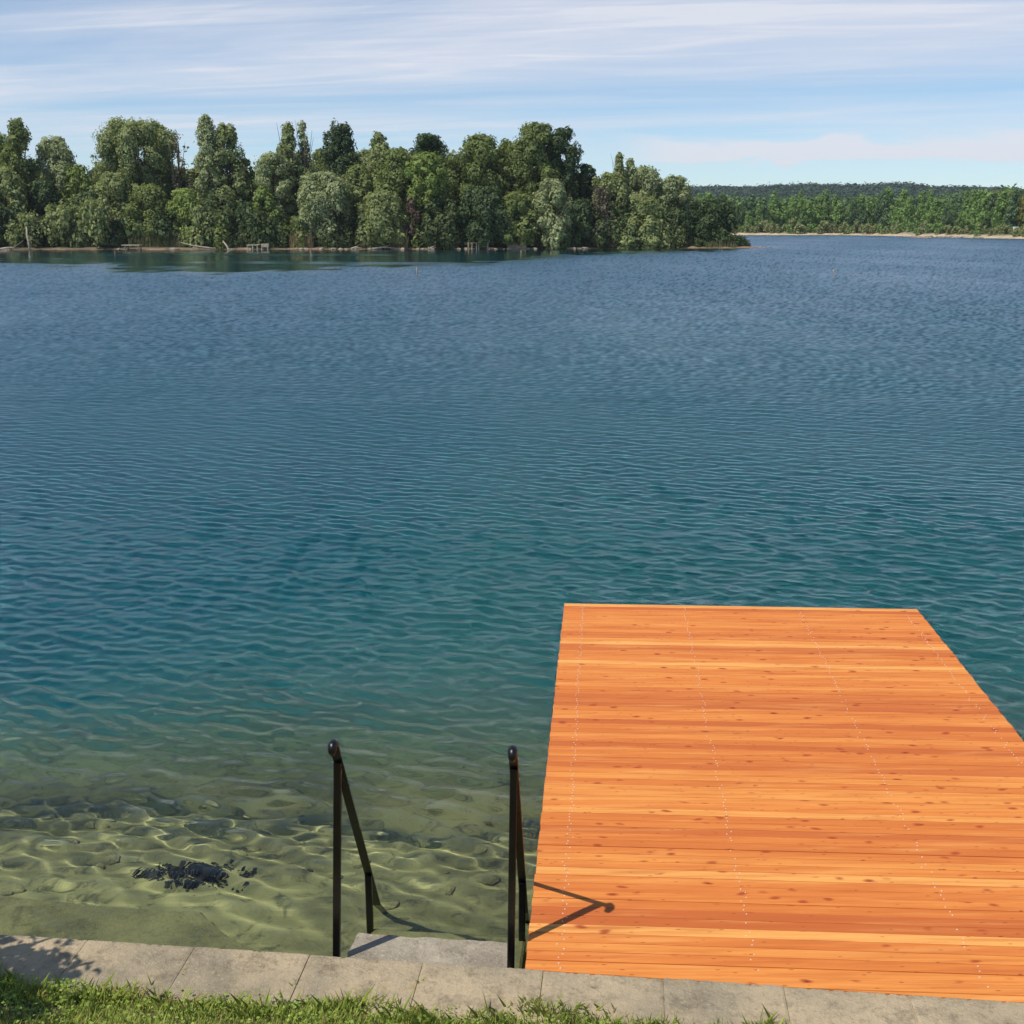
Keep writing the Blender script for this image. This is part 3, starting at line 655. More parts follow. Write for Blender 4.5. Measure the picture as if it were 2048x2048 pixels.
# name, px, top, half width, depth, material, profile, label, extras
TREES = [
 ('willow_tree', 8, 262, 46, 174, 'bright', ROUND, 'yellow-green tree at the left end of the island behind the tall pointed one', {}),
 ('poplar_tree', 52, 238, 36, 168, 'mid', EGG, 'tall pointed dark green tree, the leftmost peak of the island', dict(tw=3, jit=1.0)),
 ('willow_tree', 15, 335, 42, 164, 'willow', FULL, 'low grey-green willow at the left edge of the island before the pointed tree', dict(zb=.05)),
 ('willow_tree', 124, 273, 36, 171, 'silver', ROUND, 'round-headed grey willow just right of the leftmost tall pointed tree', dict(zb=.25)),
 ('alder_tree', 96, 360, 34, 166, 'dark', FULL, 'dark low tree filling the gap under the round-headed grey willow', dict(zb=.03)),
 ('alder_tree', 160, 330, 32, 170, 'bright', ROUND, 'fresh green small tree in the dip left of the big round-crowned tree', {}),
 ('young_tree', 191, 308, 17, 168, 'mid', ROUND, 'thin open young tree in the dip left of the big round-crowned tree', dict(blobs=9, zb=.5, dens=9)),
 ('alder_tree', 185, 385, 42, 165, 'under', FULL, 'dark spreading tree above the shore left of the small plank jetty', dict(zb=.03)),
 ('round_tree', 283, 239, 74, 174, 'willow', [(0, .3), (.25, .45), (.42, .8), (.62, 1), (.85, .93), (1, .5)], 'big broad round-crowned tree, the widest crown on the left of the island', dict(blobs=80, rb=.21, zb=.15)),
 ('willow_tree', 238, 345, 42, 166, 'willow', ROUND, 'grey-green willow in front of the big round-crowned tree, above the plank jetty', dict(zb=.08)),
 ('alder_tree', 300, 370, 44, 165, 'mid', FULL, 'mid-green tree at the foot of the big round-crowned tree', dict(zb=.05)),
 ('bare_tree', 369, 262, 25, 172, 'twiggy', COLUMN, 'sparse brownish half-bare tree between the big round crown and the twin poplar', dict(blobs=20, dens=6, tw=9, leaf=.3)),
 ('alder_tree', 372, 378, 42, 165, 'bright', EGG, 'green conical small tree below the sparse brownish one', dict(zb=.04)),
 ('poplar_tree', 424, 229, 25, 170, 'silver', COLUMN, 'tall slender pale poplar, the highest top on the left half of the island', dict(zb=.2, blobs=52, rb=.36)),
 ('poplar_tree', 462, 248, 36, 171, 'willow', COLUMN, 'broad pale poplar with bare twigs, right beside the tall slender one', dict(zb=.15, tw=5, blobs=62)),
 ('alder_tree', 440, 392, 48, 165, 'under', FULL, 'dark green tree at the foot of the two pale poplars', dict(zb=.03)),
 ('willow_tree', 497, 318, 20, 172, 'mid', ROUND, 'small tree closing the sky gap right of the pale poplars', dict(zb=.1)),
 ('poplar_tree', 584, 246, 36, 170, 'willow', SPIKY, 'spiky-topped tree with two thin peaks in the left middle of the island', dict(tw=4, blobs=60)),
 ('poplar_tree', 612, 240, 26, 171, 'silver', SPIKY, 'thin feathery peak right behind the spiky-topped tree', dict(tw=5, dens=9)),
 ('willow_tree', 550, 305, 36, 167, 'silver', ROUND, 'pale willow on the left flank of the spiky-topped tree', dict(zb=.1)),
 ('alder_tree', 528, 375, 28, 164.5, 'bright', FULL, 'leafy bright tree hanging to the water left of the pale willow', dict(zb=.03)),
 ('willow_tree', 650, 345, 50, 165, 'silver', ROUND, 'wide silvery willow low on the shore under the dark-topped oak', dict(zb=.06, blobs=62)),
 ('oak_tree', 687, 247, 33, 176, 'dark', ROUND, 'dark-topped tree rising left of the island middle', dict(zb=.4, blobs=40, rb=.29)),
 ('willow_tree', 720, 330, 40, 171, 'mid', EGG, 'olive tree filling the space right below the dark-topped tree', {}),
 ('willow_tree', 762, 263, 32, 172, 'willow', EGG, 'light green narrow tree between the two dark tree tops', dict(tw=2)),
 ('willow_tree', 798, 296, 44, 169, 'mid', ROUND, 'mid-green broad tree left of the light round willow', {}),
 ('oak_tree', 858, 268, 40, 176, 'dark', ROUND, 'dark-topped tree with two tufts behind the light round willow', dict(zb=.4, rb=.29, blobs=40)),
 ('willow_tree', 855, 306, 38, 166, 'bright', ROUND, 'light green round willow near the middle of the island', dict(zb=.38, blobs=48)),
 ('alder_tree', 760, 385, 46, 164.5, 'willow', FULL, 'grey-green spreading tree on the shore left of the withered brown shrub', dict(zb=.05)),
 ('withered_shrub', 824, 388, 22, 164.5, 'brown', ROUND, 'withered red-brown shrub among green trees in the middle of the island', dict(zb=.1, blobs=14, cat='shrub')),
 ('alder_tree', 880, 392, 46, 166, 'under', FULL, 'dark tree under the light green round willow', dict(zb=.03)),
 ('alder_tree', 958, 271, 54, 170, 'mid', ROUND, 'broad green tree right of the gap in the middle of the treeline', dict(tw=4, blobs=66, rb=.24)),
 ('alder_tree', 1012, 280, 32, 171, 'mid', EGG, 'green tree with ragged top just left of the tallest right-hand tree', {}),
 ('alder_tree', 965, 375, 50, 165.5, 'dark', FULL, 'dark green tree leaning over the broken timber pier', dict(zb=.05)),
 ('big_tree', 1072, 247, 46, 170, 'mid', ROUND, 'tallest tree on the right half of the island, olive crown with open twigs on top', dict(tw=4, zb=.2, blobs=64)),
 ('big_tree', 1122, 255, 36, 171, 'dark', [(0, .5), (.3, .9), (.6, 1), (.85, .9), (1, .5)], 'dark green crown joined to the right side of the tallest right-hand tree', dict(zb=.25, blobs=50)),
 ('alder_tree', 1035, 385, 40, 166, 'mid', FULL, 'green tree over the shore below the tallest right-hand tree', dict(zb=.05)),
 ('willow_tree', 1102, 358, 36, 165.5, 'silver', FULL, 'silvery willow in front of the tallest right-hand tree, leaves down to the shore', dict(zb=.04, blobs=56)),
 ('alder_tree', 1172, 328, 22, 173, 'dark', ROUND, 'narrow dark tree between the tallest right-hand tree and the pale spiky group', dict(zb=.2)),
 ('alder_tree', 1160, 400, 36, 168, 'dark', FULL, 'low dark tree on the shore between silvery willow and brown twiggy tree', dict(zb=.02)),
 ('bare_tree', 1200, 370, 26, 168, 'twiggy', FULL, 'brown twiggy half-bare tree on the left of the pale spiky group', dict(dens=7, tw=5, leaf=.3, zb=.03)),
 ('poplar_tree', 1236, 306, 24, 173, 'willow', SPIKY, 'highest peak of the pale spiky group near the island tip', dict(tw=3)),
 ('poplar_tree', 1258, 316, 26, 174, 'silver', SPIKY, 'second peak of the pale spiky group, right behind the highest one', {}),
 ('willow_tree', 1218, 345, 36, 171, 'willow', ROUND, 'pale rounded shoulder on the left of the spiky group', {}),
 ('willow_tree', 1290, 333, 34, 174, 'silver', ROUND, 'pale silvery tree with bare twigs right of the spiky peaks', dict(tw=5)),
 ('willow_tree', 1345, 352, 34, 174, 'silver', ROUND, 'silvery willow at the right end of the tall island trees', dict(tw=2, zb=.12)),
 ('willow_tree', 1285, 395, 44, 170, 'willow', FULL, 'light green willow low in the front of the spiky group', dict(zb=.08)),
 ('alder_tree', 1345, 420, 34, 172, 'dark', FULL, 'dark tree under the last silvery willow', dict(zb=.02)),
 ('thorn_tree', 1432, 398, 44, 173, 'dark', [(0, .9), (.2, 1), (.5, .85), (.8, .7), (1, .4)], 'dark small tree standing alone on the tip of the island', dict(zb=.03, blobs=52, dens=16, jit=1.0)),
]
for (nm, px, top, hw, dp, mt, pr, lb, ex) in TREES:
    tree(nm, px, top, hw, dp, mt, pr, lb, **ex)

# trees of the back rank, seen between and over the front ones
bt = [None, None, None]; rr = random.Random(17); px = -20; k = 0
while px < 1385:
    top = np.interp(px, [0, 90, 170, 235, 330, 400, 505, 560, 640, 800, 900, 1000, 1100, 1160, 1230, 1320, 1385], [300, 332, 352, 320, 330, 335, 345, 300, 292, 292, 305, 300, 305, 350, 345, 375, 400]) + rr.uniform(-4, 14)
    dp = rr.uniform(181, 194); j = rr.choice([0, 1, 2]); h = px_z(top, dp) - .6
    if bt[j] is None:
        bt[j] = tree('back_tree', px, top, 36, dp, ('mid', 'under', 'willow')[j], ROUND, ('leafy green tree in the back rank of the island wood', 'dark tree in the back rank of the island wood', 'grey-green tree in the back rank of the island wood')[j], zb=.05, group='trees in the back rank of the island'); bt[j]['h0'] = h
    else:
        q = h / bt[j]['h0']; copy_thing(bt[j], (px_x(px, dp, 4), dp, .6), rr.uniform(0, 6.28), (rr.uniform(.9, 1.25), 1, q))
    px += rr.uniform(24, 40)

# ---- shrubs of the island's undergrowth: four kinds, then copies
def shrub_proto(name, mat, label, group, h=3.0, hw=2.2, blobs=16, leaf=.27, dens=24, seed=1, cat='shrub', prof=FULL):
    r = np.random.default_rng(seed); t = empty(name, (0, 0, 0), label, cat, group)
    V, Fq, T = blob_leaves(crown_blobs(h, hw, prof, 0.0, r, blobs, .34), dens, leaf, r)
    mesh('foliage', V, Fq, M[mat], t, attrs={'tint': ('POINT', T)})
    m_ = MB(); rr = random.Random(seed)
    for k in range(5): a = rr.uniform(0, 6.28); m_.tube([(0, 0, -.5), (math.cos(a) * hw * .3, math.sin(a) * hw * .3, h * .4), (math.cos(a) * hw * .55, math.sin(a) * hw * .55, h * .8)], [.07, .05, .015], 5)
    m_.build('stem', M['bark'], t, True); return t
GS = 'shrubs along the island shore'
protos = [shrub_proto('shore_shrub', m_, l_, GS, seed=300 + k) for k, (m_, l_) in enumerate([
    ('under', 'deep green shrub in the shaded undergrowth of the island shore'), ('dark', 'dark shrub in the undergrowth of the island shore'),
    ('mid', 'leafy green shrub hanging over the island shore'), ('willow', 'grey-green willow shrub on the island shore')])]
rr = random.Random(44); used = set(); px = -30
while px < 1385:
    k = rr.choice([0, 0, 1, 1, 1, 2, 3]); o = protos[k]
    yy = 165.5 + rr.uniform(-1.2, 2.5) + (px - 1024) * .004; x = px_x(px, yy, 1); yy = max(yy, float(isl_front(np.array(x))) + 1.2 + rr.uniform(0, 2.0)); sc = rr.uniform(.65, 1.5)
    if k not in used: used.add(k); o.location = (x, yy, .15); o.scale = (sc, sc, sc * rr.uniform(.9, 1.5)); o.rotation_euler = (0, 0, rr.uniform(0, 6))
    else: copy_thing(o, (x, yy, .15), rr.uniform(0, 6), (sc, sc, sc * rr.uniform(.9, 1.5)))
    px += rr.uniform(11, 21)
px = -40
while px < 1330:                                     # second rank behind, taller, closes the view through the wood
    o = protos[rr.choice([0, 1, 1])]; yy = 176 + rr.uniform(-3, 8); x = px_x(px, yy, 1); sc = rr.uniform(1.5, 2.3)
    copy_thing(o, (x, yy, .4), rr.uniform(0, 6), (sc, sc, sc * rr.uniform(1, 1.4))); px += rr.uniform(18, 30)
for px, yy, sc, k in ((1385, 171, .5, 0), (1402, 171.5, .42, 0), (1420, 171.5, .4, 1), (1446, 171.3, .5, 1), (1462, 171.5, .6, 1), (1476, 172, .55, 1), (1488, 172.0, .40, 0), (1375, 172.5, .7, 1)):
    copy_thing(protos[k], (px_x(px, yy, .5), yy, .05), rr.uniform(0, 6), (sc * 1.2, sc, sc))

def reeds(name, px, depth, hw, h, mat, label, n, seed, spread=.8):
    r = np.random.default_rng(seed); x = px_x(px, depth, 1); t0 = np.stack([r.uniform(-hw, hw, n), r.uniform(-spread, spread, n), np.full(n, -.3)], -1)
    hh_ = h * r.uniform(.55, 1.08, n) * (1 - .45 * (t0[:, 0] / hw) ** 2); lean = r.normal(0, .13, (n, 2)); wd = .07
    tp = t0 + np.stack([lean[:, 0] * hh_, lean[:, 1] * hh_, hh_ + .3], -1); md = t0 * .5 + tp * .5; md[:, :2] -= lean * hh_[:, None] * .12
    dx = np.stack([np.full(n, wd), r.uniform(-wd, wd, n), np.zeros(n)], -1)
    V = np.stack([t0 - dx * .5, t0 + dx * .5, md + dx * .5, tp + dx * .12, tp - dx * .12, md - dx * .5], 1).reshape(-1, 3)
    o = mesh(name, V, np.arange(6 * n).reshape(n, 6), M[mat], attrs={'tint': ('POINT', np.repeat(r.random(n), 6))}); o.location = (x, depth, .1)
    return tag(o, label, 'reeds')
reeds('reed_bed', 312, 162.2, 3.6, 2.6, 'greenreed', 'brownish green reeds behind the small plank jetty', 700, 1)
reeds('reed_bed', 604, 163.2, 1.6, 2.7, 'reed', 'tan dry reed clump on the shore below the silvery willow', 420, 2)
reeds('reed_bed', 799, 163.8, 1.2, 3.1, 'reed', 'tall straw-coloured reed clump under the withered brown shrub', 380, 3)
reeds('reed_bed', 977, 166.2, 1.1, 2.4, 'greenreed', 'upright green reed clump beside the broken timber pier', 320, 4)
reeds('reed_bed', 1250, 169.2, 2.4, 1.9, 'reed', 'low tan reeds at the foot of the pale spiky trees', 420, 5)
reeds('reed_bed', 1442, 170.4, 2.2, 1.2, 'greenreed', 'light green reeds on the tip of the island, before the lone dark tree', 420, 6)
reeds('grass_tuft', 512, 163.0, 2.6, 1.5, 'bright', 'bright green weeds on the bank above the pale broken timbers', 500, 7)
reeds('grass_tuft', 952, 166.0, 1.9, 1.0, 'yellow', 'yellowish grass strip on top of the broken timber pier bank', 400, 8)

# ---- driftwood, jetty, broken pier, stakes
def at_water(px, py): 
    y = H / math.tan(TH + math.atan((py - 1024) / F0)); return px_x(px, y, 0), y
def limb(name, pts, rads, mat, label, cat, extra=()):
    m_ = MB(); m_.tube(pts, rads, 7)
    for p_, r_ in extra: m_.tube(p_, r_, 5)
    o = m_.build(name, M[mat], None, True); return tag(o, label, cat)
def shore(px, dy=0.0, z=0.1):
    y = 164.0
    for _ in range(6): y = float(isl_front(np.array(px_x(px, y, 0)))) + dy
    return Vector((px_x(px, y, z), y, z))
a, b = shore(-6, -1.2), shore(40, -.6)
limb('driftwood', [a, a.lerp(b, .5) + Vector((0, 0, .25)), b + Vector((0, 0, .2))], [.14, .12, .05], 'drift', 'pale bare log with forked twigs in the water at the left end of the island', 'driftwood',
     [([a.lerp(b, .2), a.lerp(b, .1) + Vector((-.6, 0, .7)), a + Vector((-.8, 0, 1.2))], [.07, .05, .02]), ([a.lerp(b, .6), b + Vector((.6, 0, 1.2))], [.06, .02])])
a = shore(60, -.8)
limb('dead_trunk', [a + Vector((0, 0, -.3)), a + Vector((-.08, 0, .9)), a + Vector((-.28, .2, 1.9)), a + Vector((-.34, .4, 3.0))], [.19, .16, .14, .09], 'palebark', 'pale leaning bare trunk standing in the water at the foot of the leftmost pointed tree', 'trunk')
a, b = shore(362, -.7), shore(432, -.9)
limb('driftwood', [a + Vector((0, 0, .9)), a.lerp(b, .35) + Vector((0, 0, .45)), a.lerp(b, .7) + Vector((0, 0, .2)), b], [.05, .09, .13, .12], 'drift', 'long bleached branch lying along the shore below the twin poplars', 'driftwood',
     [([a.lerp(b, .5) + Vector((0, 0, .3)), a.lerp(b, .2) + Vector((0, -.4, -.05))], [.07, .03])])
a, b = shore(459, -1.0), shore(447, -.6)
limb('driftwood', [a + Vector((0, 0, -.2)), a.lerp(b, .5) + Vector((0, 0, .5)), b + Vector((0, 0, 1.1))], [.15, .12, .06], 'drift', 'short bleached stump slanting out of the water right of the long branch', 'driftwood', [([a + Vector((-.3, 0, 0)), a + Vector((.7, 0, -.05))], [.1, .08])])
for p0, p1, lb in ((702, 722, 'grey-white log on the shore under the wide silvery willow'), (745, 790, 'bleached branch on the reddish shore left of the tall straw reeds'), (858, 873, 'short dark-stained log on the shore left of the broken timber pier')):
    a, b = shore(p0, -.5), shore(p1, -.6)
    limb('driftwood', [a, a.lerp(b, .5) + Vector((0, 0, .22)), b + Vector((0, 0, .1))], [.13, .12, .06], 'drift', lb, 'driftwood', [([a.lerp(b, .5) + Vector((0, 0, .2)), a.lerp(b, .75) + Vector((.2, -.2, .6))], [.06, .02])])
# plank jetty
c = shore(264, -.9, .0); J = empty('plank_jetty', c, 'small low plank jetty on the island shore with brown reeds behind', 'jetty')
m_ = MB(); m_.prism([(-1.25, -.5), (1.2, -.5), (1.2, .9), (-1.25, .9)], .58, .70, .02); m_.build('deck_boards', M['drift'], J)
for x, y in ((-.75, -.4), (1.0, -.4), (-.75, .8), (1.0, .8)): m_ = MB(); m_.tube([(x, y, -.9), (x, y, .58)], .09, 8); m_.build('jetty_post', M['timber'], J)
# pale broken timbers
c = shore(516, -.8, 0); J = empty('broken_timbers', c, 'pale broken bank timbers on short posts, left of the island middle', 'timbers')
m_ = MB(); m_.bar((-1.5, 0, .62), (-.55, .05, .66), .16, .22, (0, 0, 1)); m_.bar((-.6, .1, .60), (.3, -.05, .72), .14, .2, (0, 0, 1)); m_.bar((.45, 0, .55), (1.5, .1, .58), .5, .25, (0, 0, 1)); m_.build('beam', M['drift'], J)
for x in (-1.45, -.75, -.1, .5, 1.35): m_ = MB(); m_.tube([(x, 0, -.7), (x + .04, 0, .6)], .08, 7); m_.build('post', M['drift'], J)
# broken timber pier
c = shore(956, -.7, 0); J = empty('broken_pier', c, 'broken timber pier edge with upright posts below a strip of yellow grass', 'pier')
m_ = MB(); m_.bar((.15, 0, .55), (1.45, .1, .55), .55, .12, (0, 0, 1)); m_.bar((-1.5, .1, .85), (1.4, .15, .88), .16, .2, (0, 0, 1)); m_.build('plank', M['timber'], J)
for x, h_ in ((-1.35, .95), (-.85, .8), (-.2, .95), (.1, .9), (1.4, 1.0)): m_ = MB(); m_.tube([(x, -.05, -.7), (x, -.05, h_)], .085, 7); m_.build('post', M['drift'], J)
# rotten platform
c = shore(1034, -.6, 0); J = empty('rotten_platform', c, 'grey rotten plank platform sagging at the water below the tallest right-hand tree', 'platform')
m_ = MB(); m_.bar((-1.4, .2, .75), (1.3, .2, .85), .9, .14, (0, 0, 1)); m_.build('deck_boards', M['timber'], J)
m_ = MB(); m_.bar((-1.3, -.3, .35), (1.2, -.25, .28), .6, .06, (0, 0, 1)); m_.build('front_board', M['timber'], J)
for x in (-1.3, -.4, .5, 1.25): m_ = MB(); m_.tube([(x, -.36, -.7), (x, -.36, .8)], .07, 7); m_.build('post', M['timber'], J)
# stakes in the lake
for px, pt, pb, lb in ((834, 534, 553, 'tallest thin pale stake in the lake, out before the middle of the island'), (622, 501, 516, 'thin pale stake in the water below the silvery willow'), (230, 502, 511, 'short thin stake in the water before the plank jetty'),
                   (1042, 500, 511, 'slightly crooked pale stake before the rotten platform'), (1666, 538, 551, 'small pale stake alone in the open water on the right'), (1444, 499, 507, 'tiny pale stake in the water before the island tip'), (857, 493, 503, 'weathered stake near the shore left of the broken pier')):
    x, y = at_water(px, pb); h_ = px_z(pt, y); m_ = MB(); m_.tube([(0, 0, -1.2), (0.0, 0, h_ * .5), (rr.uniform(-.05, .05), 0, h_)], [.045, .042, .035], 7)
    o = m_.build('marker_stake', M['palebark'] if px in (834, 1042) else M['drift'], None, True); o.location = (x, y, 0); tag(o, lb, 'stake', 'stakes standing in the lake')
# shore stones
sp = None
for k in range(64):
    p_ = shore(rr.uniform(480, 1110) if k < 44 else rr.uniform(0, 1480), rr.uniform(-.9, .3), .03)
    if k < 5:
        m_ = MB(); m_.rock((0, 0, 0), (.30, .22, .15), 500 + k); o = m_.build('shore_stone', M['stone'], None); tag(o, 'brownish stone at the waterline of the island shore', 'stone', 'stones at the island waterline'); sp = (sp or []) + [o]
    else: o = sp[k % 5].copy(); col.objects.link(o)
    o.location = p_; q = rr.uniform(.5, 1.7); o.scale = (q * rr.uniform(.8, 2.2), q, q); o.rotation_euler = (0, 0, rr.uniform(0, 6))
for k in range(7):
    x = 33.6 + k * .75 + rr.uniform(-.2, .2); o = sp[k % 5].copy(); col.objects.link(o); o.location = (x, 171.8 + .25 * k, .02); o.scale = (1.1, .8, .7)

# ------------------------------------------------------------------ far shore and hills
def ridge(x):
    px = np.array([-600, 900, 1360, 1400, 1480, 1560, 1650, 1720, 1800, 1880, 1950, 2048, 2400, 3200]); py = np.array([390, 383, 374, 375, 376, 373, 379, 376, 382, 381, 385, 389, 392, 396])
    xr = (px - 1024) / F0 * 1356; zr = H - 1400 * np.tan(TH + np.arctan((py - 1024) / F0)) - 9
    return np.interp(x, xr, zr)
def fgrad(x): return np.sqrt(1 + ((far_front(x + 1.5) - far_front(x - 1.5)) / 3.0) ** 2)
FX = np.arange(20, 300, .5); FY = far_front(FX)
def inland(px, dist):
    """the point seen at px that lies dist metres behind the far waterline"""
    d = 240.0
    while d < 480:
        x = px_x(px, d, 1)
        if d > float(far_front(np.array(x))) and np.min((FX - x) ** 2 + (FY - d) ** 2) > dist * dist: break
        d += .4
    return px_x(px, d, 1), d
def land_z(x, y, s):
    s = s / fgrad(x)
    beach = np.where(s < 0, s * .25, np.minimum(.15 * np.clip(s, 0, 14), 1.5)) 
    return beach + ridge(x) * smooth(720, 1380, y) * (1 + .12 * np.sin(x * .011) * np.sin(y * .009) * (1 - smooth(1250, 1400, y))) + .5 * smooth(380, 500, y)
xs = np.concatenate([np.linspace(-1500, -60, 40), np.arange(-52, 260, 3.0), np.linspace(265, 1500, 60)])
sv = np.concatenate([[-14, -8, -4, -2, -1, 0, 1, 2, 3, 4, 6, 8, 11, 15, 20], np.linspace(28, 300, 20), np.linspace(330, 1500, 60)])
X, S, F = grid(xs, sv); Y = np.minimum(far_front(X) + S, 1900 + 0 * S); Z = land_z(X, Y, S)
tag(mesh('far_terrain', np.stack([X, Y, Z], -1), F, M['farland'], smooth=True, attrs={'hgt': ('POINT', smooth(3.5, 6.5, S / fgrad(X) + .8 * np.sin(X * .9)))}), kind='structure')
# hillside woods: one mass
r = np.random.default_rng(77); bl = []
n = 5200; hx_ = r.uniform(110, 760, n); hy_ = r.uniform(760, 1430, n)
for x, y in zip(hx_, hy_):
    z = float(land_z(np.array(x), np.array(y), np.array(200.))); q = r.uniform(4.0, 6.5)
    clear = math.sin(x * .018 + 1) * math.sin(y * .013 + 2)
    if clear > .80: continue
    bl.append(((x, y, z + q * .4), (q * 1.25, q * 1.25, q * r.uniform(.75, 1.0))))
V, Fq, T = blob_leaves(bl, .24, 2.6, r, .35)
T = np.clip(T * .5 + .28 + .38 * np.sin(V[:, 0] * .021 + 2 * np.sin(V[:, 1] * .011)) * np.sin(V[:, 1] * .017 + 1), 0, 1)
tag(mesh('hillside_forest', V, Fq, M['hillwood'], attrs={'tint': ('POINT', T)}), 'dark woods covering the distant hills', 'woods', kind='stuff')
# wood behind the far shore
bl = []
for k in range(330):
    x, y = inland(r.uniform(1250, 2250), r.uniform(24, 80)); h_ = r.uniform(8.5, 12.0); q = r.uniform(2.0, 3.2)
    for f in (.3, .55, .8): bl.append(((x + r.normal(0, .5), y, 1.5 + h_ * f), (q * (1.25 - .6 * f), q, h_ * .24)))
V, Fq, T = blob_leaves(bl, 2.2, .8, r)
tag(mesh('lakeside_forest', V, Fq, M['far2'], attrs={'tint': ('POINT', T)}), 'dense green wood behind the beach across the lake', 'woods', kind='stuff')
def far_tree(name, mat, label, h, hw, prof, seed, group='trees along the far shore', bark='bark', blobs=30):
    r = np.random.default_rng(seed); t = empty(name, (0, 0, 0), label, 'tree', group)
    V, Fq, T = blob_leaves(crown_blobs(h, hw, prof, h * .05, r, blobs, .34), 8.0, .50, r)
    mesh('crown', V, Fq, M[mat], t, attrs={'tint': ('POINT', T)}); trunk_mesh(h, .16, h * .1, hw, seed, 5).build('trunk', M[bark], t, True); return t
fp = [far_tree('far_tree', 'far1', 'slender green tree in the row behind the beach across the lake', 11, 2.6, EGG, 701), far_tree('far_tree', 'far2', 'darker green tree in the row behind the beach across the lake', 10.5, 2.4, COLUMN, 702),
      far_tree('far_tree', 'far1', 'slender green tree in the row behind the beach across the lake', 11.5, 2.2, SPIKY, 703), far_tree('far_tree', 'far1', 'leafy rounded tree in the row behind the beach across the lake', 9.5, 3.0, ROUND, 704)]
px = 1300; k = 0
while px < 2210:
    for row in (0, 1):
        x, d = inland(px + rr.uniform(-5, 5), 9.5 + row * 8 + rr.uniform(-2, 2)); j = rr.choice([0, 0, 1, 1, 2, 3]); sc = rr.uniform(.66, 1.14) * (1.0 if px < 1850 else .95)
        if k < 4: o = fp[k]; o.location = (x, d, 1.0); o.scale = (sc, sc, sc); k += 1
        else: copy_thing(fp[j], (x, d, 1.0), rr.uniform(0, 6.28), (sc * rr.uniform(.8, 1.1), sc, sc * rr.uniform(.95, 1.12)))
    px += rr.uniform(10, 17)
t = far_tree('far_tree', 'yellow', 'yellow-green pointed tree near the right end of the far shore', 10.5, 3.0, SPIKY, 720); x, d = inland(2014, 11); t.location = (x, d, .9)
t = far_tree('far_tree', 'yellow', 'olive-yellow tree at the right edge of the far shore', 9.0, 3.4, ROUND, 721); x, d = inland(2050, 10); t.location = (x, d, .9)
t = far_tree('far_tree', 'mid', 'tall rounded tree left of the yellow pointed tree on the far shore', 11.0, 4.2, ROUND, 722, blobs=30); x, d = inland(1985, 14); t.location = (x, d, .9)
fs = [shrub_proto('beach_shrub', m_, l_, 'shrubs along the far beach', 3.0, 1.9, 8, .5, 7, 730 + k) for k, (m_, l_) in enumerate([('farshrub', 'pale green young shrub at the top of the far beach'), ('far1', 'green shrub at the top of the far beach')])]
px = 1320; k = 0
while px < 2180:
    x, d = inland(px, (5.0 if rr.random() < .72 else 2.4) + rr.uniform(-.6, 1.8)); sc = rr.uniform(.55, 1.25) * (.85 if px > 1850 else 1)
    if k < 2: fs[k].location = (x, d, .6); fs[k].scale = (sc, sc, sc); k += 1
    else: copy_thing(fs[0 if rr.random() < .7 else 1], (x, d, .6), rr.uniform(0, 6.28), (sc, sc, sc * rr.uniform(.8, 1.3)))
    px += rr.uniform(7, 13)
# spit of dark debris before the right-hand beach
for k in range(26):
    px = rr.uniform(1822, 1960); x, y = at_water(px, rr.uniform(474.5, 476.5)); o = sp[k % 5].copy(); col.objects.link(o); o.location = (x, y, .05); o.scale = (rr.uniform(2, 5), 2, rr.uniform(1.2, 3)); o['label'] = 'dark stone on the spit before the right-hand far beach'; o['group'] = 'stones on the far spit'
# small white boat keel up on the far beach
x, d = inland(1843, 6.5); B = empty('upturned_boat', (x, d, 1.7), 'small white upturned boat among the bushes across the lake', 'boat')
B.rotation_euler = (0, R(12), R(8))
V = []; Fc = []; ns, na = 13, 9
for i in range(ns):
    f = i / (ns - 1) * 2 - 1; wd_ = .62 * max(0.02, 1 - abs(f) ** 2.6 * (1 if f > 0 else .35)); 
    for j in range(na): a = math.pi * j / (na - 1); V.append((f * 1.25, -math.cos(a) * wd_, .10 + math.sin(a) ** .8 * .5 * (1 - .25 * f * f)))
for i in range(ns - 1):
    for j in range(na - 1): Fc.append((i * na + j, i * na + j + 1, (i + 1) * na + j + 1, (i + 1) * na + j))
Fc.append(tuple(range(na))); Fc.append(tuple((ns - 1) * na + j for j in reversed(range(na))))
mesh('hull', V, Fc, M['white'], B, True); m_ = MB(); m_.bar((-1.2, 0, .62), (1.0, 0, .6), .04, .06, (0, 1, 0)); m_.build('keel', M['timber'], B)
for y in (-.35, .35): m_ = MB(); m_.bar((-.9, y, -.95), (.9, y, -.95 + .0), .10, .10, (0, 0, 1)); m_.bar((-.7, y, -.95), (-.7, y, .2), .08, .08); m_.bar((.7, y, -.95), (.7, y, .2), .08, .08); m_.build('trestle', M['timber'], B)
# parked white van at the right end, half hidden by bushes
x, d = inland(2040, 8.5); B = empty('white_van', (x, d, 0.85), 'white van half hidden between bushes at the right edge of the far shore', 'van')
m_ = MB(); pr_ = [(-1.9, .35), (1.95, .35), (1.95, 1.0), (1.2, 1.15), (.75, 1.85), (-1.85, 1.9), (-1.95, 1.6)]
V = [(x, -.8, z) for x, z in pr_] + [(x, .8, z) for x, z in pr_]; n_ = len(pr_)
m_.add(V, [tuple(range(n_)), tuple(n_ + k for k in reversed(range(n_)))] + [(k, n_ + k, n_ + (k + 1) % n_, (k + 1) % n_) for k in range(n_)]); m_.build('body', M['white'], B)
for x0, x1 in ((-1.5, -.4), (-.25, .65)): m_ = MB(); m_.bar((x0, -.805, 1.45), (x1, -.805, 1.45), .45, .03, (0, 0, 1)); m_.build('side_window', M['glass_dark'], B)
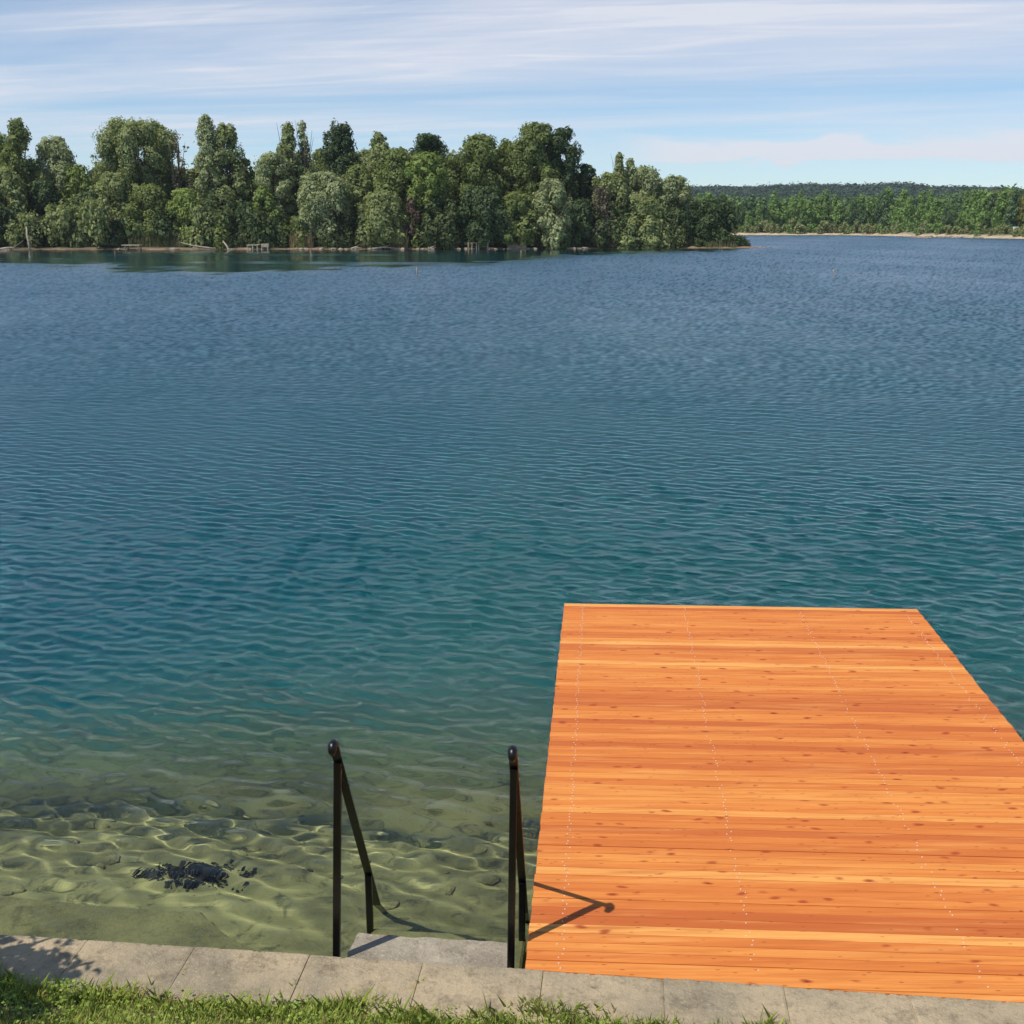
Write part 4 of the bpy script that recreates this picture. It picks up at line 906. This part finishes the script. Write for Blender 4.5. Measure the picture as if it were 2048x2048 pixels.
for x in (-1.2, 1.25):
    for y in (-.78, .78): m_ = MB(); m_.tube([(x, y - .1, .33), (x, y + .1, .33)], .33, 16); m_.build('wheel', M['rubber'], B)

# ------------------------------------------------------------------ grass on the near bank
r = np.random.default_rng(31)
n = 130000; x = r.uniform(-3.4, 3.6, n); b = -0.30 - 0.95 * r.random(n) ** 1.0
edge = -0.30 + 0.06 * np.sin(x * 2.1 + 1) + .04 * np.sin(x * 7) + .02 * np.sin(x * 19)
gx = W0.x + 0 * x; yb = W0.y + (b + (edge + .30)) / .9946 - (x - W0.x) * .1046
bare = np.exp(-(((x + 2.05) / .22) ** 2 + ((yb - 3.93) / .10) ** 2)) + .8 * smooth(-.62, -.95, b) * (0.5 + .5 * np.sin(x * 1.7 + 2)) + .35 * (np.sin(x * 4.3 + yb * 9) * np.sin(x * 2.2 - yb * 13 + 1) > .45)
keep = r.random(n) > np.clip(bare, 0, .85); x, yb, b = x[keep], yb[keep], b[keep]; n = len(x)
z0 = bank_z(x, yb) - .006
tuft = .5 + .5 * np.sin(x * 9 + 2 * np.sin(yb * 11)) * np.sin(yb * 17 + 3 * np.sin(x * 5))
hgt = (.016 + .040 * tuft * r.random(n) + .03 * (r.random(n) < .05)) * (1 + .5 * (b > -.42)); an = r.uniform(0, 6.283, n); ln = r.uniform(.15, .9, n) * hgt; wd = r.uniform(.0012, .0032, n)
base = np.stack([x, yb, z0], -1); dirv = np.stack([np.cos(an), np.sin(an), 0 * an], -1); sdv = np.stack([-np.sin(an), np.cos(an), 0 * an], -1) * wd[:, None]
mid = base + dirv * (ln * .35)[:, None]; mid[:, 2] += hgt * .6; tip = base + dirv * ln[:, None]; tip[:, 2] += hgt
V = np.stack([base - sdv, base + sdv, mid + sdv * .8, tip, mid - sdv * .8], 1).reshape(-1, 3)
dry = np.clip(.15 + .75 * smooth(-.55, -.95, b) * r.random(n) * 1.4 + (r.random(n) < .12) * .7, 0, 1) * (x > -2.4)
jt = []
for k in range(26):
    jx = ja[r.integers(0, len(ja))] + r.normal(0, .006); jb = -r.uniform(.02, .34)
    for q in range(r.integers(3, 9)): jt.append((*wall_pt(jx + r.normal(0, .006), jb + r.normal(0, .008)), ZW - .01))
jt = np.array(jt); m2 = len(jt); a2 = r.uniform(0, 6.28, m2); h2 = r.uniform(.012, .035, m2); dv2 = np.stack([np.cos(a2), np.sin(a2), 0 * a2], -1); sv2 = np.stack([-np.sin(a2), np.cos(a2), 0 * a2], -1) * .0016
md2 = jt + dv2 * (h2 * .3)[:, None]; md2[:, 2] += h2 * .6; tp2 = jt + dv2 * (h2 * .8)[:, None]; tp2[:, 2] += h2
V = np.concatenate([V, np.stack([jt - sv2, jt + sv2, md2 + sv2, tp2, md2 - sv2], 1).reshape(-1, 3)]); dry = np.concatenate([dry, r.random(m2) * .5]); n = n + m2
tag(mesh('grass', V, np.arange(5 * n).reshape(n, 5), M['grass'], attrs={'tint': ('POINT', np.repeat(np.clip(r.normal(.5, .25, n), 0, 1), 5)), 'dry': ('POINT', np.repeat(dry, 5))}), 'short mixed grass with dry patches on the near bank', 'grass', kind='stuff')
# clover and plantain leaves among the grass
n = 4200; x = np.concatenate([r.uniform(-3.2, -1.75, 2200), r.uniform(-1.75, 3.4, n - 2200)]); b = -0.30 - .5 * r.random(n) ** 1.3; yb = W0.y + b / .9946 - (x - W0.x) * .1046
C = np.stack([x, yb, bank_z(x, yb) + r.uniform(.012, .05, n)], -1); Nn = r.normal(0, .35, (n, 3)); Nn[:, 2] += 1; Nn /= np.linalg.norm(Nn, axis=1)[:, None]
V, Fq = leaf_quads(C, Nn, r.uniform(.009, .021, n), r, .8)
tag(mesh('clover', V, Fq, M['grass'], attrs={'tint': ('POINT', np.repeat(np.clip(r.normal(.3, .2, n), 0, 1), 4)), 'dry': ('POINT', np.zeros(4 * n))}), 'clover and plantain leaves among the grass by the wall', 'ground cover', kind='stuff')
# garden shrub just left of the picture, whose shade falls on the wall corner
t = empty('garden_shrub', (-2.97, 3.83, .42), 'leafy garden shrub on the bank at the left, shading the corner of the wall', 'shrub')
rg = np.random.default_rng(91)
V, Fq, T = blob_leaves([((0, 0, 1.1), (.42, .28, .42)), ((-.45, .1, .7), (.45, .35, .5)), ((.05, -.12, 1.4), (.28, .22, .26)), ((.32, -.08, .75), (.28, .25, .35)), ((.12, -.38, .9), (.38, .32, .45)), ((.2, -.52, 1.4), (.32, .3, .35)), ((-.3, -.25, 1.2), (.45, .4, .4))], 260, .07, rg)
mesh('foliage', V, Fq, M['mid'], t, attrs={'tint': ('POINT', T)}); m_ = MB()
for k in range(7): a = k * .9; m_.tube([(0, 0, -.2), (math.cos(a) * .15, math.sin(a) * .15, .6), (math.cos(a) * .4, math.sin(a) * .35, 1.4)], [.025, .018, .006], 6)
m_.build('stem', M['bark'], t, True)

# ------------------------------------------------------------------ air
hz = NT('haze_air'); hv = hz.n('ShaderNodeVolumePrincipled', {'Color': (0.80, 0.88, 1.0, 1), 'Density': 0.00013, 'Anisotropy': 0.2}); hz.L.new(hv.outputs[0], hz.out.inputs['Volume'])
mb = MB(); mb.prism([(-1600, -30), (1600, -30), (1600, 2000), (-1600, 2000)], -11, 75)
tag(mb.build('haze', hz.m), kind='stuff')
